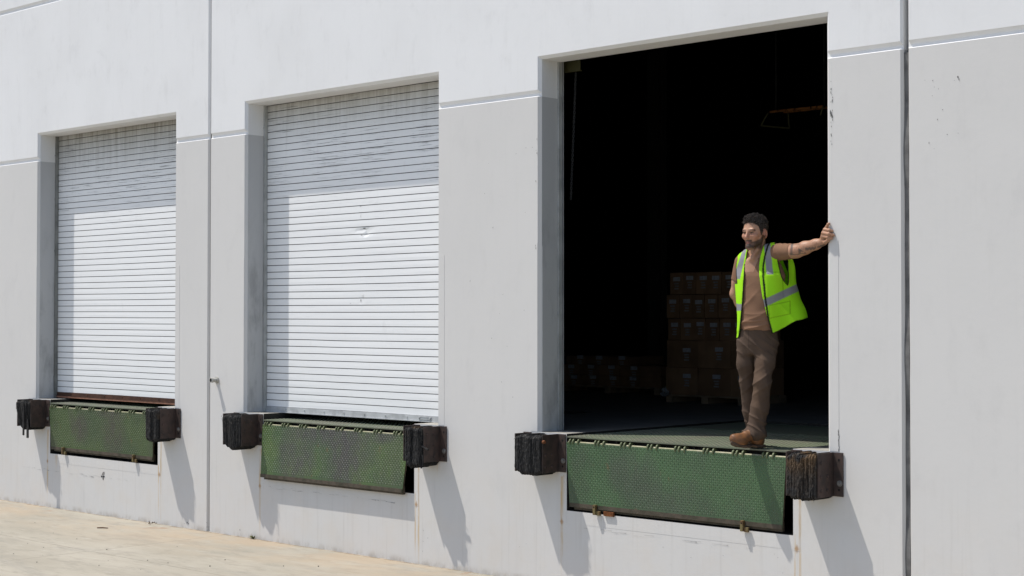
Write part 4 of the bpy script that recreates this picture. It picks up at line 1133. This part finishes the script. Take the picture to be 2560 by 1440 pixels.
def surface_nets(fn, lo, hi, vox):
    lo = np.asarray(lo, float); n = np.ceil((np.asarray(hi) - lo) / vox).astype(int) // 4 * 4 + 5
    Cn = (n - 1) // 4
    ax = [lo[i] + (np.arange(Cn[i]) * 4 + 2) * vox for i in range(3)]
    C = np.stack(np.meshgrid(*ax, indexing='ij'), -1).reshape(-1, 3)
    dc = np.concatenate([fn(c) for c in np.array_split(C, max(1, len(C) // 120000))]).reshape(Cn)
    near = np.abs(dc) < vox * 4 * .9 + .022
    D_ = np.where(dc > 0, 1.0, -1.0).astype(np.float32).repeat(4, 0).repeat(4, 1).repeat(4, 2)
    D_ = np.pad(D_, ((0, 1),) * 3, mode='edge')
    msk = np.zeros(tuple(n), bool)
    nf = near.repeat(4, 0).repeat(4, 1).repeat(4, 2); msk[:-1, :-1, :-1] = nf
    for a in range(3):
        sl1 = [slice(None)] * 3; sl0 = [slice(None)] * 3; sl1[a] = slice(1, None); sl0[a] = slice(0, -1)
        m2 = msk.copy(); m2[tuple(sl1)] |= msk[tuple(sl0)]; msk = m2
    I = np.argwhere(msk); Pp = lo + I * vox
    vals = np.concatenate([fn(c) for c in np.array_split(Pp, max(1, len(Pp) // 200000))])
    D_[msk] = vals
    S = D_ < 0
    cnt = sum(S[i:n[0] - 1 + i, j:n[1] - 1 + j, k:n[2] - 1 + k].astype(np.int8) for i in (0, 1) for j in (0, 1) for k in (0, 1))
    cells = np.argwhere((cnt > 0) & (cnt < 8)); idx = -np.ones(tuple(n - 1), np.int32); idx[tuple(cells.T)] = np.arange(len(cells))
    acc = np.zeros((len(cells), 3)); num = np.zeros(len(cells))
    for a in range(3):
        o1, o2 = [q for q in range(3) if q != a]
        for i in (0, 1):
            for j in (0, 1):
                p0 = cells.copy(); p0[:, o1] += i; p0[:, o2] += j; p1 = p0.copy(); p1[:, a] += 1
                a0 = D_[tuple(p0.T)]; a1 = D_[tuple(p1.T)]; cr = (a0 < 0) != (a1 < 0)
                t = np.where(cr, a0 / np.where(cr, a0 - a1, 1), 0); q = p0.astype(float); q[:, a] += t
                acc[cr] += q[cr]; num += cr
    V = lo + acc / num[:, None] * vox
    F = []
    for a in range(3):
        o1, o2 = (a + 1) % 3, (a + 2) % 3
        s0 = [slice(0, n[q] - 1) for q in range(3)]; s1 = list(s0); s1[a] = slice(1, n[a])
        s0[a] = slice(0, n[a] - 1)
        ch = S[tuple(s0)] != S[tuple(s1)]
        E_ = np.argwhere(ch); E_ = E_[(E_[:, o1] > 0) & (E_[:, o2] > 0)]
        ins = S[tuple(E_.T)]
        def cell(d1, d2):
            q = E_.copy(); q[:, o1] -= d1; q[:, o2] -= d2; return idx[tuple(q.T)]
        q = np.stack([cell(1, 1), cell(0, 1), cell(0, 0), cell(1, 0)], 1)
        q[~ins] = q[~ins][:, ::-1]; F.append(q)
    F = np.concatenate(F); F = F[(F >= 0).all(1)]
    # light relaxation against the voxel stairs
    for _ in range(2):
        s = np.zeros_like(V); k = np.zeros(len(V))
        for i in range(4):
            np.add.at(s, F[:, i], V[F[:, (i + 1) % 4]]); np.add.at(k, F[:, i], 1); np.add.at(s, F[:, i], V[F[:, (i + 3) % 4]]); np.add.at(k, F[:, i], 1)
        V = V * .45 + .55 * s / np.maximum(k, 1)[:, None]
    return V, F
def sdf_object(name, fn, lo, hi, vox, mat, parent, color=None):
    V, F = surface_nets(fn, lo, hi, vox)
    me = bpy.data.meshes.new(name)
    me.vertices.add(len(V)); me.vertices.foreach_set('co', V.astype(np.float32).ravel())
    me.loops.add(F.size); me.loops.foreach_set('vertex_index', F.astype(np.int32).ravel())
    me.polygons.add(len(F)); me.polygons.foreach_set('loop_start', np.arange(0, F.size, 4, dtype=np.int32))
    me.update(calc_edges=True); me.validate()
    me.polygons.foreach_set('use_smooth', np.ones(len(me.polygons), bool))
    if color is not None:
        c = np.ones((len(V), 4), np.float32); cc = color(V)
        s = cc * 2; k = np.full(len(V), 2.0)
        for i in range(4): np.add.at(s, F[:, i], cc[F[:, (i + 1) % 4]]); np.add.at(k, F[:, i], 1)
        c[:, :3] = s / k[:, None]
        at = me.color_attributes.new('tone', 'FLOAT_COLOR', 'POINT'); at.data.foreach_set('color', c.ravel())
    me.materials.append(mat); o = bpy.data.objects.new(name, me); return link(o, parent)
def tone_mat(name, rough, spec, bscale, bstr, sss=0.0):
    m = NT(name, rough, spec)
    a = m.n.new('ShaderNodeAttribute'); a.attribute_name = 'tone'
    n = m.noise(m.obj, bscale, 4, .65)
    m.color(m.mix(m.math('MULTIPLY', m.step(n, .35, .7), .14), a.outputs['Color'], (.0, .0, .0)))
    m.bump(n, bstr, .003)
    if sss:
        m.b.inputs['Subsurface Weight'].default_value = sss; m.b.inputs['Subsurface Radius'].default_value = (.01, .004, .002); m.b.inputs['Subsurface Scale'].default_value = .4
    return m.mat
man = tag(empty('person', MAN, MANROT), 'bearded man in a neon yellow green safety vest leaning on the door jamb', 'person')
lo, hi = (-.25, -.60, -.02), (.62, .32, 1.70)
sdf_object('body', body, lo, hi, .0031, tone_mat('skin', .5, .35, 260, .12, .12), man, skin_color)
hair_o = sdf_object('hair', hair, hc(0, 0, 0) - .17, hc(0, 0, 0) + .19, .0026, simple('dark_brown_hair', (.018, .0125, .0095), .75, .5, 260, 0, .2), man)
hm = MB(); hr_ = random.Random(5); hv = hair_o.data.vertices
for _ in range(3000):
    vv = hv[hr_.randrange(len(hv))]; n_ = Vector(vv.normal); p_ = Vector(vv.co)
    q_ = HEAD(np.array([p_]))[0]; top = q_[2] > .062
    if n_.dot(Vector(HL)) ** 2 + n_.dot(Vector(HF)) ** 2 + n_.z ** 2 < .5: continue
    b_ = -Vector(HF); s_ = Vector(HL)
    if top: dr = b_ * hr_.gauss(.8, .3) + s_ * hr_.gauss(.15, .5) + Vector((0, 0, hr_.gauss(.15, .3)))
    else: dr = b_ * hr_.gauss(.55, .2) + s_ * hr_.gauss(0, .15) + Vector((0, 0, -hr_.uniform(.5, 1.0)))
    dr = (dr - n_ * dr.dot(n_)).normalized(); l_ = hr_.uniform(.014, .030) if top else hr_.uniform(.007, .013)
    e_ = p_ + dr * l_ + n_ * (hr_.uniform(-.001, .0065) if top else hr_.uniform(-.001, .0015)); m_ = (p_ + e_) / 2 + n_ * (.003 if top else .0008)
    hm.cyl(p_ - n_ * .001, m_, .0014, .0012, seg=4, caps=False); hm.cyl(m_, e_, .0012, .0003, seg=4, caps=False)
hm.build('hair', simple('hair_strands', (.040, .028, .020), .42, .45, 200, 0, .5), man)
sdf_object('t_shirt', tee, (-.25, -.35, .68), (.42, .25, 1.62), .0038, tone_mat('brown_cotton', .85, .1, 420, .15), man, tee_color)
sdf_object('safety_vest', vest, (-.26, -.30, .62), (.46, .34, 1.62), .0034, tone_mat('neon_mesh_cloth', .7, .2, 500, .12), man, vest_color)
vm = bpy.data.materials['neon_mesh_cloth']; nt_ = vm.node_tree; tr_ = nt_.nodes.new('ShaderNodeBsdfTranslucent'); mx_ = nt_.nodes.new('ShaderNodeMixShader'); mx_.inputs[0].default_value = .36
out_ = nt_.nodes['Material Output']; bs_ = nt_.nodes['Principled BSDF']; nt_.links.new(bs_.inputs['Base Color'].links[0].from_socket, tr_.inputs['Color'])
nt_.links.new(bs_.outputs[0], mx_.inputs[1]); nt_.links.new(tr_.outputs[0], mx_.inputs[2]); nt_.links.new(mx_.outputs[0], out_.inputs['Surface'])
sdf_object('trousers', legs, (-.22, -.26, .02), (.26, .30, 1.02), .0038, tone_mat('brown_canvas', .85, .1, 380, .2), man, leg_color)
BOOT = simple('tan_boot_leather', (.20, .085, .030), .55, .35, 25, 0, .4, .2, (.12, .055, .025))
SOLE = simple('boot_sole', (.085, .055, .038), .8, .4, 40)
for toe, heel in (((-.186, -.165, .012), (.064, -.012, .004)), ((-.030, -.010, .002), (.062, .245, .002))):
    toe, heel = np.array(toe), np.array(heel)
    b0, b1 = np.minimum(toe, heel) - .09, np.maximum(toe, heel) + .09; b0[2] = -.03; b1[2] = .26
    bo = sdf_object('boot', lambda P: boot(P, toe, heel), b0, b1, .0035, BOOT, man)
    sdf_object('sole', lambda P: sole(P, toe, heel), b0, b1, .0035, SOLE, bo)


# ------------------------------------------------------------------ camera
cam = bpy.data.cameras.new('camera'); co = link(bpy.data.objects.new('camera', cam))
cam.sensor_width = 36; cam.lens = 56.1106; cam.clip_end = 1000; cam.clip_start = .05
yaw, pitch, roll = -0.758988, 0.0194815, 0.000351
fw = Vector((math.sin(yaw) * math.cos(pitch), math.cos(yaw) * math.cos(pitch), math.sin(pitch)))
rt = Vector((math.cos(yaw), -math.sin(yaw), 0)); up = rt.cross(fw)
r2 = rt * math.cos(roll) + up * math.sin(roll); u2 = up * math.cos(roll) - rt * math.sin(roll)
mt = Matrix((r2, u2, -fw)).transposed().to_4x4(); mt.translation = (8.74999509, -9.526535, .91263652)
co.matrix_world = mt; sc.camera = co

# ------------------------------------------------------------------ light
SUN = Vector((1.53, 1.0, -3.75)).normalized()
sl = bpy.data.lights.new('sun', 'SUN'); sl.energy = 3.2; sl.angle = R(.53); sl.color = (1.0, .955, .89)
so = link(bpy.data.objects.new('sun', sl)); so.rotation_euler = SUN.to_track_quat('-Z', 'Y').to_euler(); so.location = (-6, -8, 16)
w = bpy.data.worlds.new('World'); sc.world = w; w.use_nodes = True
sk = w.node_tree.nodes.new('ShaderNodeTexSky'); sk.sky_type = 'NISHITA'; sk.sun_disc = False
sk.sun_elevation = math.asin(-SUN.z); sk.sun_rotation = math.atan2(-SUN.x, -SUN.y); sk.air_density = 1.0; sk.dust_density = 1.5
bg = w.node_tree.nodes['Background']; bg.inputs['Strength'].default_value = .112
w.node_tree.links.new(sk.outputs[0], bg.inputs['Color'])
sc.view_settings.view_transform = 'Standard'; sc.view_settings.look = 'None'
sc.view_settings.exposure = .55; sc.view_settings.gamma = 1.0; sc.view_settings.use_curve_mapping = False
sc.cycles.max_bounces = 10; sc.cycles.diffuse_bounces = 6
